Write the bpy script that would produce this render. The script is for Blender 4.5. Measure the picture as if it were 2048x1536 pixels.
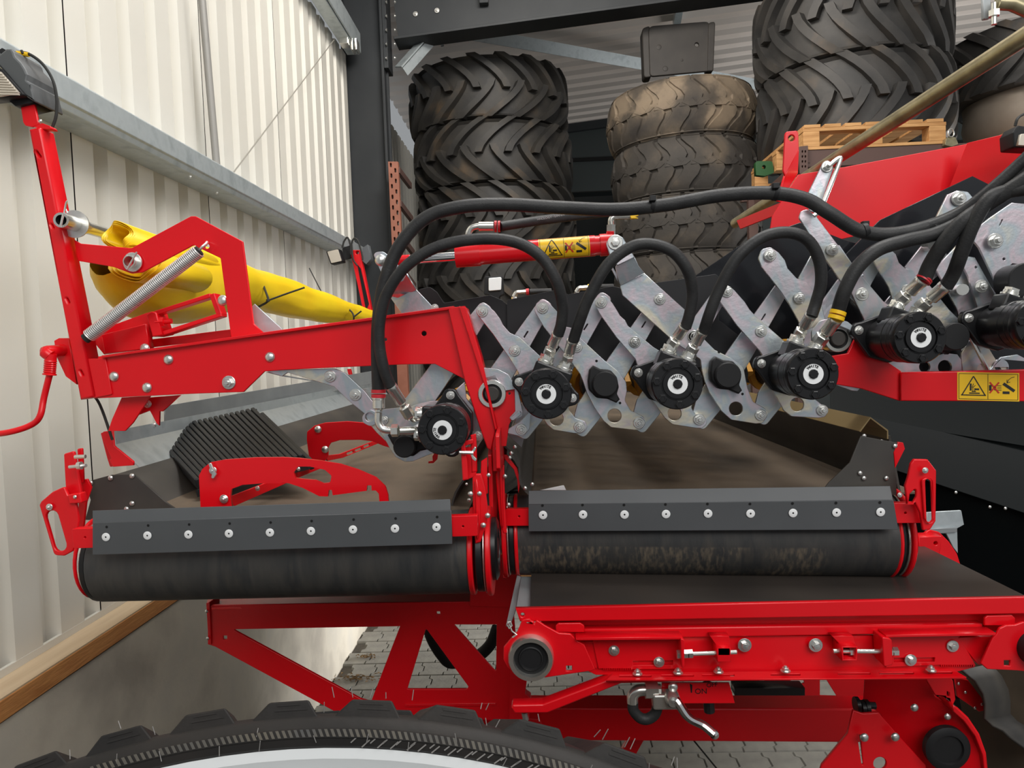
import bpy, bmesh, math, random
from mathutils import Vector, Matrix, geometry, noise

# ---------------------------------------------------------------- scene, camera, light, exposure
scene = bpy.context.scene
for _o in list(bpy.data.objects):
    bpy.data.objects.remove(_o)
COL = scene.collection
H = 2.16                                   # camera height above the paving
FPX = 1480.0                               # focal length for a 2048 px wide frame
_y = Vector((56, 70, -1480)).normalized()
_u = Vector((-.035, 1, 0)); _u = (_u - _y * _u.dot(_y)).normalized()
_x = _y.cross(_u)
RM = Matrix((_x, _y, _u))                  # camera space -> world
cam_d = bpy.data.cameras.new('camera')
cam_d.sensor_width = 36.0
cam_d.lens = 36.0 * FPX / 2048
cam_d.clip_start = .05
cam = bpy.data.objects.new('camera', cam_d)
COL.objects.link(cam)
cam.matrix_world = Matrix.Translation((0, 0, H)) @ RM.to_4x4()
scene.camera = cam

vs = scene.view_settings
vs.view_transform = 'Standard'
vs.look = 'None'
vs.gamma = 1.0
vs.use_curve_mapping = False
vs.exposure = 0.35

w = bpy.data.worlds.new('daylight')
scene.world = w
w.use_nodes = True
w.node_tree.nodes['Background'].inputs[0].default_value = (.93, .97, 1.0, 1)
w.node_tree.nodes['Background'].inputs[1].default_value = 0.24


def area(name, loc, target, sx, sy, power, col=(1, 1, 1)):
    l = bpy.data.lights.new(name, 'AREA')
    l.shape = 'RECTANGLE'; l.size = sx; l.size_y = sy; l.energy = power; l.color = col
    o = bpy.data.objects.new(name, l); COL.objects.link(o)
    o.location = loc
    o.rotation_euler = (Vector(target) - Vector(loc)).to_track_quat('-Z', 'Y').to_euler()
    return o


area('gate_daylight', (1.4, -2.5, 5.0), (.1, 2.0, 1.7), 4.5, 2.6, 150, (1, .985, .96))
area('ceiling_light', (.55, 2.0, 5.3), (.1, 2.3, 1.5), .5, 3.2, 105, (1, .98, .95))
area('ceiling_light_back', (.2, 4.0, 5.3), (.7, 6.6, 3.4), 1.6, .4, 60, (1, .95, .88))
area('low_wall_fill', (3.2, 6.1, .8), (-1.46, 5.5, .35), .7, .8, 17, (1, 1, 1)).data.spread = math.radians(45)  # added low light brightening the foot of the base wall
area('side_daylight', (6.2, 6.0, 2.6), (1.5, 7.6, 4.6), 2.5, 2.5, 110, (1, .98, .95))

# ---------------------------------------------------------------- geometry helpers


def ray(px, py):
    return RM @ Vector((px - 1024, 768 - py, -FPX))


def W(px, py, Y):
    r = ray(px, py)
    return Vector((0, 0, H)) + r * (Y / r.y)


def WX(px, py, X):
    r = ray(px, py)
    return Vector((0, 0, H)) + r * (X / r.x)


def WZ(px, py, Z):
    r = ray(px, py)
    return Vector((0, 0, H)) + r * ((Z - H) / r.z)


def zf(x0, y0, s):
    return lambda pts: [(x0 + p[0] / s, y0 + p[1] / s) + ((p[2] / s,) if len(p) > 2 else ()) for p in pts]


S1 = 2048 / 560
zA, zB, zE, zF, zG = zf(0, 400, S1), zf(400, 400, S1), zf(700, 0, S1), zf(1160, 0, S1), zf(1488, 0, S1)
zH, zI, zJ, zK = zf(700, 400, S1), zf(880, 560, S1), zf(1200, 440, S1), zf(1488, 400, S1)
zL, zM, zN, zO, zP = zf(980, 860, S1), zf(1488, 780, S1), zf(980, 1120, S1), zf(1488, 1120, S1), zf(0, 1116, S1)
zC, zD = zf(60, 760, 1870 / 560), zf(560, 760, 1870 / 560)
zQ, zT = zf(400, 1116, 2048 / 700), zf(0, 0, 2048 / 700)

WM = {}                                    # world matrices as built


def parent_to(o, par, world):
    WM[o] = world
    if par is not None:
        o.parent = par
        o.matrix_parent_inverse = WM[par].inverted()
    o.matrix_basis = world


def mark(o, label=None, cat=None, group=None, kind=None):
    if label: o['label'] = label
    if cat: o['category'] = cat
    if group: o['group'] = group
    if kind: o['kind'] = kind
    return o


def thing(name, label, cat, loc=(0, 0, 0), group=None):
    o = bpy.data.objects.new(name, None); COL.objects.link(o)
    o.empty_display_size = .05
    parent_to(o, None, Matrix.Translation(loc))
    return mark(o, label, cat, group)


def copy_tree(root, loc, label=None, group=None, name=None, rot=None):
    r = root.copy(); COL.objects.link(r); r.location = loc
    if rot is not None: r.rotation_euler = rot
    if label: r['label'] = label
    if group: r['group'] = group
    for ch in list(root.children):
        c = ch.copy(); COL.objects.link(c); c.parent = r; c.matrix_parent_inverse = ch.matrix_parent_inverse.copy()
        for g in list(ch.children):
            d = g.copy(); COL.objects.link(d); d.parent = c; d.matrix_parent_inverse = g.matrix_parent_inverse.copy()
    return r


def mesh_obj(name, verts, faces, mat, par=None, world=None, smooth=False, mats=None, fm=None):
    me = bpy.data.meshes.new(name)
    me.from_pydata([tuple(v) for v in verts], [], faces)
    for m in (mats or [mat]): me.materials.append(m)
    if fm:
        for p, i in zip(me.polygons, fm): p.material_index = i
    if smooth:
        me.polygons.foreach_set('use_smooth', [True] * len(me.polygons))
    o = bpy.data.objects.new(name, me); COL.objects.link(o)
    parent_to(o, par, world or Matrix.Identity(4))
    return o


def inst(name, me, par, world):
    o = bpy.data.objects.new(name, me); COL.objects.link(o)
    parent_to(o, par, world)
    return o


class MB:
    """collects verts and faces for one mesh"""
    def __init__(s): s.v, s.f, s.m = [], [], []

    def add(s, v, f, m=0):
        n = len(s.v); s.v += [Vector(p) for p in v]
        s.f += [[i + n for i in q] for q in f]; s.m += [m] * len(f)
        return s

    def box(s, c, d, M=None, m=0):
        hx, hy, hz = d[0] / 2, d[1] / 2, d[2] / 2
        v = [Vector((x * hx, y * hy, z * hz)) for x in (-1, 1) for y in (-1, 1) for z in (-1, 1)]
        if M: v = [M @ p for p in v]
        v = [p + Vector(c) for p in v]
        return s.add(v, [(0, 1, 3, 2), (4, 6, 7, 5), (0, 4, 5, 1), (2, 3, 7, 6), (0, 2, 6, 4), (1, 5, 7, 3)], m)

    def beam(s, a, b, wd, ht, up=(0, 0, 1), m=0):
        a, b = Vector(a), Vector(b); d = (b - a); L = d.length; d.normalize()
        u = Vector(up); sd = d.cross(u).normalized(); u = sd.cross(d)
        M = Matrix((sd, d, u)).transposed()
        return s.box((a + b) / 2, (wd, L, ht), M, m)

    def lathe(s, prof, seg=24, M=None, cap=True, m=0):
        """profile (r, z) about local z"""
        v, f = [], []
        for r, z in prof:
            for k in range(seg):
                a = 2 * math.pi * k / seg
                v.append(Vector((r * math.cos(a), r * math.sin(a), z)))
        for i in range(len(prof) - 1):
            for k in range(seg):
                k2 = (k + 1) % seg
                f.append((i * seg + k, i * seg + k2, (i + 1) * seg + k2, (i + 1) * seg + k))
        if cap:
            if prof[0][0] > 1e-6: f.append(tuple(range(seg))[::-1])
            if prof[-1][0] > 1e-6: f.append(tuple((len(prof) - 1) * seg + k for k in range(seg)))
        if M: v = [M @ p for p in v]
        return s.add(v, f, m)

    def tube(s, pts, r, seg=10, m=0, cap=True):
        pts = [Vector(p) for p in pts]; n = len(pts)
        rr = r if isinstance(r, (list, tuple)) else [r] * n
        v, f = [], []
        t0 = (pts[1] - pts[0]).normalized()
        ref = Vector((0, 0, 1)) if abs(t0.z) < .9 else Vector((1, 0, 0))
        nx = t0.cross(ref).normalized()
        for i in range(n):
            t = (pts[min(i + 1, n - 1)] - pts[max(i - 1, 0)]).normalized()
            nx = (nx - t * nx.dot(t)).normalized(); ny = t.cross(nx)
            for k in range(seg):
                a = 2 * math.pi * k / seg
                v.append(pts[i] + (nx * math.cos(a) + ny * math.sin(a)) * rr[i])
        for i in range(n - 1):
            for k in range(seg):
                k2 = (k + 1) % seg
                f.append((i * seg + k, i * seg + k2, (i + 1) * seg + k2, (i + 1) * seg + k))
        if cap:
            f.append(tuple(range(seg))[::-1]); f.append(tuple((n - 1) * seg + k for k in range(seg)))
        return s.add(v, f, m)

    def build(s, name, mat, par=None, smooth=False, bevel=0, world=None, mats=None, angle=None):
        o = mesh_obj(name, s.v, s.f, mat, par, world, smooth, mats, s.m if mats else None)
        me = o.data
        bm = bmesh.new(); bm.from_mesh(me); bmesh.ops.recalc_face_normals(bm, faces=bm.faces[:])
        if smooth:
            lim = math.radians(angle or 35)
            for e in bm.edges:
                if len(e.link_faces) == 2 and e.calc_face_angle(0) > lim: e.smooth = False
        bm.to_mesh(me); bm.free()
        if bevel:
            b = o.modifiers.new('bevel', 'BEVEL'); b.width = bevel; b.segments = 2; b.limit_method = 'ANGLE'
        return o


def spline(pts, n=8):
    """Catmull-Rom through 3D points"""
    P = [Vector(p) for p in pts]
    P = [P[0] * 2 - P[1]] + P + [P[-1] * 2 - P[-2]]
    out = []
    for i in range(1, len(P) - 2):
        a, b, c, d = P[i - 1:i + 3]
        for k in range(n):
            t = k / n
            out.append(.5 * ((2 * b) + (c - a) * t + (2 * a - 5 * b + 4 * c - d) * t * t + (3 * b - a - 3 * c + d) * t ** 3))
    out.append(P[-2])
    return out


def rnd(pts, default=0, n=5):
    """round polygon corners, 2D"""
    out = []; N = len(pts)
    for i in range(N):
        p = Vector(pts[i][:2]); r = pts[i][2] if len(pts[i]) > 2 else default
        if r <= 0: out.append(p); continue
        a = Vector(pts[i - 1][:2]); b = Vector(pts[(i + 1) % N][:2])
        da, db = a - p, b - p
        la, lb = da.length, db.length
        if la < 1e-6 or lb < 1e-6: out.append(p); continue
        da /= la; db /= lb
        ang = da.angle(db)
        if ang > math.pi - .05: out.append(p); continue
        d = min(r / math.tan(ang / 2), la * .49, lb * .49)
        p0, p1 = p + da * d, p + db * d
        for k in range(n + 1):
            t = k / n
            out.append(p0 * (1 - t) ** 2 + p * 2 * t * (1 - t) + p1 * t * t)
    return out


def circ(cx, cy, r, n=20, ry=None):
    return [(cx + r * math.cos(2 * math.pi * k / n), cy + (ry or r) * math.sin(2 * math.pi * k / n)) for k in range(n)]


def slot(cx, cy, l, wd, ang=0, n=6):
    """rounded slot outline of length l and width wd at ang degrees"""
    a = math.radians(ang); c, s = math.cos(a), math.sin(a); out = []
    for sg in (1, -1):
        for k in range(n + 1):
            t = -math.pi / 2 + math.pi * k / n
            x = sg * ((l - wd) / 2 + wd / 2 * math.cos(t)); y = sg * wd / 2 * math.sin(t)
            out.append((cx + x * c - y * s, cy + x * s + y * c))
    return out


CURVES = []


def plate3(name, outline, holes, th, mat, par=None, bev=.0008, back=None):
    """sheet metal plate: 3D outline and hole outlines in one plane, given thickness away from the viewer"""
    o = outline[0]
    nrm = Vector((0, 0, 0))
    for i in range(len(outline)):
        a, b = outline[i], outline[(i + 1) % len(outline)]
        nrm += (a - o).cross(b - o)
    nrm.normalize()
    c0 = sum(outline, Vector()) / len(outline)
    if nrm.dot(Vector((0, 0, H)) - c0) < 0: nrm = -nrm
    u = Vector((1, 0, 0)) - nrm * nrm.x
    if u.length < .2: u = Vector((0, 1, 0)) - nrm * nrm.y
    u.normalize(); v = nrm.cross(u)
    bev = min(bev, th * .45)
    cu = bpy.data.curves.new(name, 'CURVE'); cu.dimensions = '2D'; cu.fill_mode = 'BOTH'
    cu.extrude = max(th / 2 - bev, 1e-5); cu.bevel_depth = bev; cu.bevel_resolution = 1; cu.offset = -bev
    for poly in [outline] + list(holes):
        sp = cu.splines.new('POLY'); sp.points.add(len(poly) - 1); sp.use_cyclic_u = True
        for q, p in zip(sp.points, poly):
            d = p - c0; q.co = (d.dot(u), d.dot(v), 0, 1)
    cu.materials.append(mat)
    ob = bpy.data.objects.new(name, cu); COL.objects.link(ob)
    M = Matrix((u, v, nrm)).transposed().to_4x4(); M.translation = c0 - nrm * th / 2
    parent_to(ob, par, M)
    CURVES.append(ob)
    return ob


def yfun(Y):
    if callable(Y): return Y
    if isinstance(Y, (int, float)): return lambda x, y: Y
    (a, ya), (b, yb) = Y
    return lambda x, y: 1 / (1 / ya + (1 / yb - 1 / ya) * (x - a) / (b - a))


def yv(a, ya, b, yb):
    return lambda x, y: 1 / (1 / ya + (1 / yb - 1 / ya) * (y - a) / (b - a))


def plate(name, pts, Y, th, mat, par=None, holes=(), bev=.0008, r=0):
    f = yfun(Y)
    ol = [W(p[0], p[1], f(p[0], p[1])) for p in rnd(pts, r)]
    hs = [[W(p[0], p[1], f(p[0], p[1])) for p in rnd(h)] for h in holes]
    if not isinstance(Y, (int, float)):     # flatten on the best plane of three far points
        c = sum(ol, Vector()) / len(ol)
        n = Vector()
        for i in range(len(ol)): n += (ol[i] - c).cross(ol[(i + 1) % len(ol)] - c)
        n.normalize()
        ol = [p - n * (p - c).dot(n) for p in ol]; hs = [[p - n * (p - c).dot(n) for p in h] for h in hs]
    return plate3(name, ol, hs, th, mat, par, bev)


def finish_curves():
    dg = bpy.context.evaluated_depsgraph_get(); dg.update()
    for ob in CURVES:                       # a bevel that folds over itself is dropped
        if ob.type != 'CURVE': continue
        P = [q.co for sp in ob.data.splines for q in sp.points]
        M_x = max(q.x for q in P) + .002, max(q.y for q in P) + .002, min(q.x for q in P) - .002, min(q.y for q in P) - .002
        me = ob.evaluated_get(dg).to_mesh()
        if any(v.co.x > M_x[0] or v.co.y > M_x[1] or v.co.x < M_x[2] or v.co.y < M_x[3] for v in me.vertices):
            ob.data.extrude += ob.data.bevel_depth; ob.data.bevel_depth = 0; ob.data.offset = 0
    dg.update()
    for ob in CURVES:
        me = bpy.data.meshes.new_from_object(ob.evaluated_get(dg))
        nm = ob.name; ob.name = 'tmp'
        me.name = nm
        no = bpy.data.objects.new(nm, me); COL.objects.link(no)
        for k in ob.keys():
            if k in ('label', 'category', 'group', 'kind'): no[k] = ob[k]
        no.parent = ob.parent; no.matrix_parent_inverse = ob.matrix_parent_inverse.copy(); no.matrix_basis = ob.matrix_basis.copy()
        for ch in list(ob.children):
            mpi = ch.matrix_parent_inverse.copy(); ch.parent = no; ch.matrix_parent_inverse = mpi
        bpy.data.objects.remove(ob)


def pixr(px, Y):
    return px * Y / FPX


def loop_hose(pts, r, name, mat, par=None, n=8, seg=12):
    P = spline([W(*p) for p in pts], n)
    return MB().tube(P, r, seg).build(name, mat, par, smooth=True)


FRONT = Matrix.Rotation(math.pi / 2, 4, 'X')       # local +z looks at the viewer (-Y)


def at(px, py, Y, s=1.0, rot=0):
    return Matrix.Translation(W(px, py, Y)) @ FRONT @ Matrix.Rotation(rot, 4, 'Z') @ Matrix.Scale(s, 4)


# ---------------------------------------------------------------- materials
def M_(name, col, rough=.5, metal=0.0, coat=0.0, spec=.5):
    m = bpy.data.materials.new(name); m.use_nodes = True
    b = m.node_tree.nodes['Principled BSDF']
    b.inputs['Base Color'].default_value = (*col, 1)
    b.inputs['Roughness'].default_value = rough; b.inputs['Metallic'].default_value = metal
    b.inputs['Coat Weight'].default_value = coat; b.inputs['Coat Roughness'].default_value = .12
    b.inputs['Specular IOR Level'].default_value = spec
    return m


def vary(m, cols, scale=8, detail=4, stops=None, stretch=None, bump=0, bscale=None, rough=None, dist=0):
    """noise driven colour ramp on object coordinates, optional bump"""
    nt = m.node_tree; N = nt.nodes; L = nt.links
    b = N['Principled BSDF']
    tc = N.new('ShaderNodeTexCoord'); mp = N.new('ShaderNodeMapping')
    L.new(tc.outputs['Object'], mp.inputs[0])
    if stretch: mp.inputs['Scale'].default_value = stretch
    nz = N.new('ShaderNodeTexNoise'); nz.inputs['Scale'].default_value = scale; nz.inputs['Detail'].default_value = detail
    nz.inputs['Distortion'].default_value = dist
    L.new(mp.outputs[0], nz.inputs['Vector'])
    cr = N.new('ShaderNodeValToRGB'); e = cr.color_ramp.elements
    n = len(cols); stops = stops or [.3 + .4 * i / (n - 1) for i in range(n)]
    while len(e) < n: e.new(.5)
    for i in range(n): e[i].position = stops[i]; e[i].color = (*cols[i], 1)
    L.new(nz.outputs[0], cr.inputs[0]); L.new(cr.outputs[0], b.inputs['Base Color'])
    if rough:
        mr = N.new('ShaderNodeMapRange'); mr.inputs['To Min'].default_value = rough[0]; mr.inputs['To Max'].default_value = rough[1]
        L.new(nz.outputs[0], mr.inputs[0]); L.new(mr.outputs[0], b.inputs['Roughness'])
    if bump:
        n2 = N.new('ShaderNodeTexNoise'); n2.inputs['Scale'].default_value = bscale or scale * 6; n2.inputs['Detail'].default_value = 5
        L.new(mp.outputs[0], n2.inputs['Vector'])
        bp = N.new('ShaderNodeBump'); bp.inputs['Strength'].default_value = bump; bp.inputs['Distance'].default_value = .01
        L.new(n2.outputs[0], bp.inputs['Height']); L.new(bp.outputs[0], b.inputs['Normal'])
    return m


RED = vary(M_('red_paint', (.84, .003, .010), .34, coat=.12, spec=.4), [(.74, .002, .008), (.80, .003, .010)], 3)
ZINC = vary(M_('zinc_plating', (.8, .8, .8), .36, .9), [(.46, .54, .54), (.72, .60, .65), (.50, .56, .60), (.76, .70, .56), (.60, .50, .57)],
            9, 3, rough=(.28, .45), bump=.04, bscale=120, dist=1.2)
GALV = vary(M_('galvanised_steel', (.6, .65, .66), .42, .6), [(.46, .52, .54), (.60, .66, .68), (.54, .60, .62)], 14, 5, bump=.03)
SPRINGSTEEL = M_('spring_steel', (.92, .90, .88), .38, .75)
CHROME = M_('chrome', (.86, .86, .86), .1, 1.0)
NICKEL = vary(M_('plated_fitting', (.8, .79, .74), .26, .9), [(.82, .81, .78), (.74, .73, .66)], 30)
BOLT = vary(M_('bolt_zinc', (.78, .78, .74), .3, .9), [(.80, .80, .78), (.70, .70, .66)], 60)
BLACKPAINT = M_('black_gloss_paint', (.010, .010, .011), .30, spec=.4)
RUBBER = M_('black_rubber', (.014, .014, .015), .55, spec=.3)
HOSE = vary(M_('hose_rubber', (.025, .025, .026), .5, spec=.3), [(.018, .018, .019), (.032, .032, .032)], 30, bump=.1, bscale=300)
PLASTIC = M_('black_plastic', (.016, .016, .017), .5, spec=.25)
SCRAPER = vary(M_('grey_rubber_sheet', (.075, .08, .085), .5), [(.066, .07, .074), (.085, .09, .096)], 3, bump=.02)
BELT = vary(M_('dusty_belt', (.06, .05, .042), .62), [(.050, .039, .028), (.125, .092, .062), (.072, .055, .040)], 3.5, 6, stretch=(1, .5, 1), bump=.05, bscale=60)
ROLLERBELT = vary(M_('belt_on_roller', (.03, .032, .034), .5), [(.026, .028, .030), (.055, .052, .048), (.032, .033, .034), (.10, .085, .065)], 7, 8,
                  stops=[.32, .52, .62, .86], stretch=(2.6, .6, .6), bump=.06, bscale=90)
ROLLERDUST = vary(M_('dusty_belt_on_roller', (.03, .032, .034), .5), [(.022, .024, .026), (.045, .043, .040), (.028, .029, .030), (.09, .076, .058)], 7, 8,
                  stops=[.32, .52, .62, .86], stretch=(2.6, .6, .6), bump=.06, bscale=90)


def dried_soil(m, z0, x0, x1):
    """a band of dried soil stuck to the belt below height z0"""
    nt = m.node_tree; N = nt.nodes; L = nt.links; b = N['Principled BSDF']
    old = b.inputs['Base Color'].links[0].from_socket
    tc = N.new('ShaderNodeTexCoord'); sp = N.new('ShaderNodeSeparateXYZ'); L.new(tc.outputs['Object'], sp.inputs[0])
    mz = N.new('ShaderNodeMapRange'); mz.inputs[1].default_value = z0 + .004; mz.inputs[2].default_value = z0; L.new(sp.outputs['Z'], mz.inputs[0])
    mx = N.new('ShaderNodeMapRange'); mx.inputs[1].default_value = x1 + .03; mx.inputs[2].default_value = x1; L.new(sp.outputs['X'], mx.inputs[0])
    nz = N.new('ShaderNodeTexNoise'); nz.inputs['Scale'].default_value = 1; nz.inputs['Detail'].default_value = 8; mp = N.new('ShaderNodeMapping'); mp.inputs['Scale'].default_value = (130, 45, 45); L.new(tc.outputs['Object'], mp.inputs[0]); L.new(mp.outputs[0], nz.inputs['Vector'])
    n2 = N.new('ShaderNodeTexNoise'); n2.inputs['Scale'].default_value = 9; L.new(tc.outputs['Object'], n2.inputs['Vector'])
    r1 = N.new('ShaderNodeMapRange'); r1.inputs[1].default_value = .44; r1.inputs[2].default_value = .70; L.new(nz.outputs[0], r1.inputs[0])
    r2 = N.new('ShaderNodeMapRange'); r2.inputs[1].default_value = .30; r2.inputs[2].default_value = .46; L.new(n2.outputs[0], r2.inputs[0])
    prev = mz.outputs[0]
    for s_ in (mx.outputs[0], r1.outputs[0], r2.outputs[0]):
        q = N.new('ShaderNodeMath'); q.operation = 'MULTIPLY'; L.new(prev, q.inputs[0]); L.new(s_, q.inputs[1]); prev = q.outputs[0]
    mi = N.new('ShaderNodeMix'); mi.data_type = 'RGBA'; L.new(prev, mi.inputs[0]); L.new(old, mi.inputs[6]); mi.inputs[7].default_value = (.13, .105, .075, 1)
    L.new(mi.outputs[2], b.inputs['Base Color'])


FLAP = vary(M_('rubber_flap', (.045, .042, .038), .55), [(.035, .033, .031), (.07, .062, .052)], 5, 6, bump=.03)
CURTAIN = M_('black_plastic_sheet', (.020, .020, .022), .55, spec=.3)
GLOSSBLACK = M_('dark_glossy_sheet', (.012, .013, .016), .18)
YELLOW = vary(M_('yellow_tarpaulin', (.86, .55, .01), .42), [(.90, .58, .006), (.95, .68, .010)], 5, bump=.12, bscale=18)
DECAL = M_('decal_yellow', (.92, .55, .01), .4)
DECALBLACK = M_('decal_black', (.01, .01, .01), .5)
DECALRED = M_('decal_red', (.6, .02, .01), .5)
WHITE = M_('label_white', (.85, .86, .86), .4)
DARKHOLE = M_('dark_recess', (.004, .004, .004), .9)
WALL = vary(M_('cream_cladding', (.80, .78, .71), .45), [(.68, .655, .585), (.73, .705, .64)], 1.2)
ROOF = vary(M_('roof_sheet', (.72, .66, .60), .5), [(.66, .60, .55), (.78, .72, .67)], .8)
ANTHRA = vary(M_('anthracite_paint', (.03, .033, .036), .55, spec=.3), [(.024, .027, .030), (.034, .037, .040)], 3, 6)
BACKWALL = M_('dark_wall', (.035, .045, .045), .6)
CONC = vary(M_('concrete', (.42, .39, .34), .85), [(.40, .36, .30), (.56, .51, .42), (.48, .45, .39)], 3, 8, bump=.35, bscale=9)
PAVER = vary(M_('paver_concrete', (.33, .32, .29), .85), [(.24, .235, .215), (.33, .32, .285)], 10, 6, bump=.2, bscale=60)
JOINT = vary(M_('joint_sand', (.12, .11, .095), .95), [(.10, .09, .08), (.15, .135, .115)], 20)
WOODTOP = vary(M_('planed_timber', (.62, .47, .30), .6), [(.55, .40, .25), (.70, .55, .37)], 3, 6, stretch=(9, .8, 9))
WOODSIDE = vary(M_('sawn_timber', (.45, .20, .07), .65), [(.38, .14, .035), (.58, .26, .08), (.48, .19, .055)], 3, 8, stretch=(9, 1.2, 9), bump=.2, bscale=12)
PALLET = vary(M_('pallet_wood', (.50, .29, .12), .7), [(.42, .20, .065), (.66, .37, .15)], 5, 6, stretch=(1, 6, 8), bump=.1)
TYRE = vary(M_('tractor_tyre_rubber', (.05, .047, .044), .62), [(.022, .021, .020), (.040, .036, .031), (.11, .075, .045)], 4, 8, stops=[.38, .58, .82], bump=.15, bscale=25)
TYREC = vary(M_('worn_tyre_rubber', (.045, .042, .04), .58), [(.028, .027, .026), (.05, .046, .042), (.14, .10, .065)], 3.5, 9, stops=[.40, .60, .85], bump=.15, bscale=25)
WORNB = vary(M_('half_dusty_tyre_rubber', (.1, .08, .06), .75), [(.030, .027, .024), (.048, .041, .034), (.13, .10, .07)], 3.2, 9, stops=[.36, .58, .80], bump=.25, bscale=30)
DUSTTYRE = vary(M_('dusty_tyre_rubber', (.25, .18, .11), .8), [(.035, .030, .026), (.075, .060, .045), (.19, .145, .10), (.24, .185, .125)], 2.6, 8, stops=[.34, .46, .55, .75], bump=.25, bscale=30)
NEWTYRE = vary(M_('new_tyre_rubber', (.03, .03, .03), .55, spec=.2), [(.012, .012, .012), (.024, .021, .019)], 9, 6, bump=.08, bscale=60)
RIMWHITE = M_('white_rim_paint', (.80, .82, .82), .3, coat=.3)
RIMBEIGE = vary(M_('dirty_rim', (.36, .29, .23), .6), [(.28, .22, .17), (.42, .35, .28)], 3, 6)
RACK = vary(M_('brown_rack_paint', (.28, .10, .06), .55), [(.24, .085, .05), (.32, .12, .075)], 8)
RACKDARK = M_('brown_rack_beam', (.10, .055, .045), .6)
GREEN = M_('green_machine_paint', (.012, .10, .025), .35, coat=.2)
BROWNSTEEL = vary(M_('bronze_steel', (.30, .22, .10), .45, .3), [(.26, .19, .085), (.34, .25, .12)], 3)
OLIVE = vary(M_('yellow_chromate', (.40, .34, .20), .35, .75), [(.30, .26, .16), (.48, .42, .26)], 9, stretch=(3, 3, 3))
HOPPER = M_('hopper_dark_paint', (.0035, .005, .0055), .5, spec=.08)
GREYPLATE = vary(M_('grey_plate', (.30, .32, .33), .45, .3), [(.26, .28, .29), (.35, .37, .38)], 6)
LAMPLENS = M_('reflector_lens', (.62, .56, .47), .25, .2)
GREYPLASTIC = vary(M_('grey_plastic_panel', (.075, .066, .058), .6), [(.030, .026, .023), (.044, .038, .033)], 6)
REDPIP = M_('red_clip', (.55, .02, .03), .4)
CORD = M_('black_cord', (.02, .02, .018), .7)

# ---------------------------------------------------------------- fastener meshes (shared)


def keep_mesh(mb, name, mat, smooth=True, mats=None):
    o = mb.build(name, mat, None, smooth=smooth, mats=mats)
    me = o.data; WM.pop(o); bpy.data.objects.remove(o)
    return me


def hexmesh(mb, r, z0, z1, m=0):
    v = [(r * math.cos(math.pi / 3 * k), r * math.sin(math.pi / 3 * k), z) for z in (z0, z1 - .06) for k in range(6)]
    v += [(r * .88 * math.cos(math.pi / 3 * k), r * .88 * math.sin(math.pi / 3 * k), z1) for k in range(6)]
    f = [(6 * i + k, 6 * i + (k + 1) % 6, 6 * i + 6 + (k + 1) % 6, 6 * i + 6 + k) for i in range(2) for k in range(6)]
    f.append(tuple(12 + k for k in range(6)))
    mb.add(v, f, m)


_b = MB(); _b.lathe([(1, 0), (1, .12), (.92, .18), (.0, .18)], 20)
hexmesh(_b, .72, .18, .72); _b.lathe([(.36, .6), (.36, .98), (.28, 1.06), (0, 1.06)], 12)
NUT = keep_mesh(_b, 'flanged_nut', BOLT)
_b = MB(); _b.lathe([(1, 0), (1, .1), (.94, .16), (0, .16)], 20); hexmesh(_b, .60, .16, .62); _b.lathe([(.42, .58), (.40, .68), (0, .70)], 12)
HEXB = keep_mesh(_b, 'hex_bolt', BOLT)
_b = MB(); _b.lathe([(1, 0), (1, .06), (.88, .26), (.66, .44), (.36, .55), (0, .58)], 20)
DOME = keep_mesh(_b, 'carriage_bolt', BOLT)
_b = MB(); _b.lathe([(1, 0), (1, .10), (.90, .16), (.22, .16), (.20, .08)], 20, cap=False); _b.lathe([(.24, .12), (0, .12)], 12, m=1, cap=False)
WASH = keep_mesh(_b, 'rivet_washer', WHITE, mats=[WHITE, DARKHOLE])
_b = MB(); _b.lathe([(1.25, 0), (1.25, .12), (1, .14), (1, .60), (.88, .70), (.55, .70), (.5, .62), (0, .62)], 6)
BHEX = keep_mesh(_b, 'black_hex_bolt', BLACKPAINT, smooth=False)


def bolt(par, px, py, Y, rpx, me=None, name='bolt', rot=None):
    return inst(name, me or NUT, par, at(px, py, Y, pixr(rpx, Y), random.random() if rot is None else rot))


random.seed(4)
# ================================================================ THE BARN
XW = -1.55
# left wall: trapezoid sheets standing upright, five ribs each, dark joints between
wall = thing('wall_left', 'cream corrugated metal wall beside the machines', 'wall', (XW, 5, 1.29)); wall['kind'] = 'structure'
PITCH = .207


def wall_sheet(n):
    prof = []
    for i in range(n):
        y = i * PITCH
        prof += [(0, y), (0, y + .118), (-.042, y + .134), (-.042, y + .191)]
    prof.append((0, n * PITCH))
    mb = MB(); z0, z1 = 1.20, 4.70
    v = [(x, y, z0) for x, y in prof] + [(x, y, z1) for x, y in prof]
    m = len(prof)
    return mb.add(v, [(i, i + 1, m + i + 1, m + i) for i in range(m - 1)])


y = .40
sheet = keep_mesh(wall_sheet(5), 'panel', WALL, smooth=False)
while y < 11.2:
    o = inst('panel', sheet, wall, Matrix.Translation((XW, y, 0)))
    o.scale = (1, (5 * PITCH - .007) / (5 * PITCH), 1)
    y += 5 * PITCH
MB().box((XW - .06, 5.9, 2.9), (.02, 11.4, 3.7)).build('backing', DARKHOLE, wall)
MB().box((XW - .005, 5.9, 1.30), (.012, 11.4, .022)).build('drip_flashing', WALL, wall)

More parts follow.
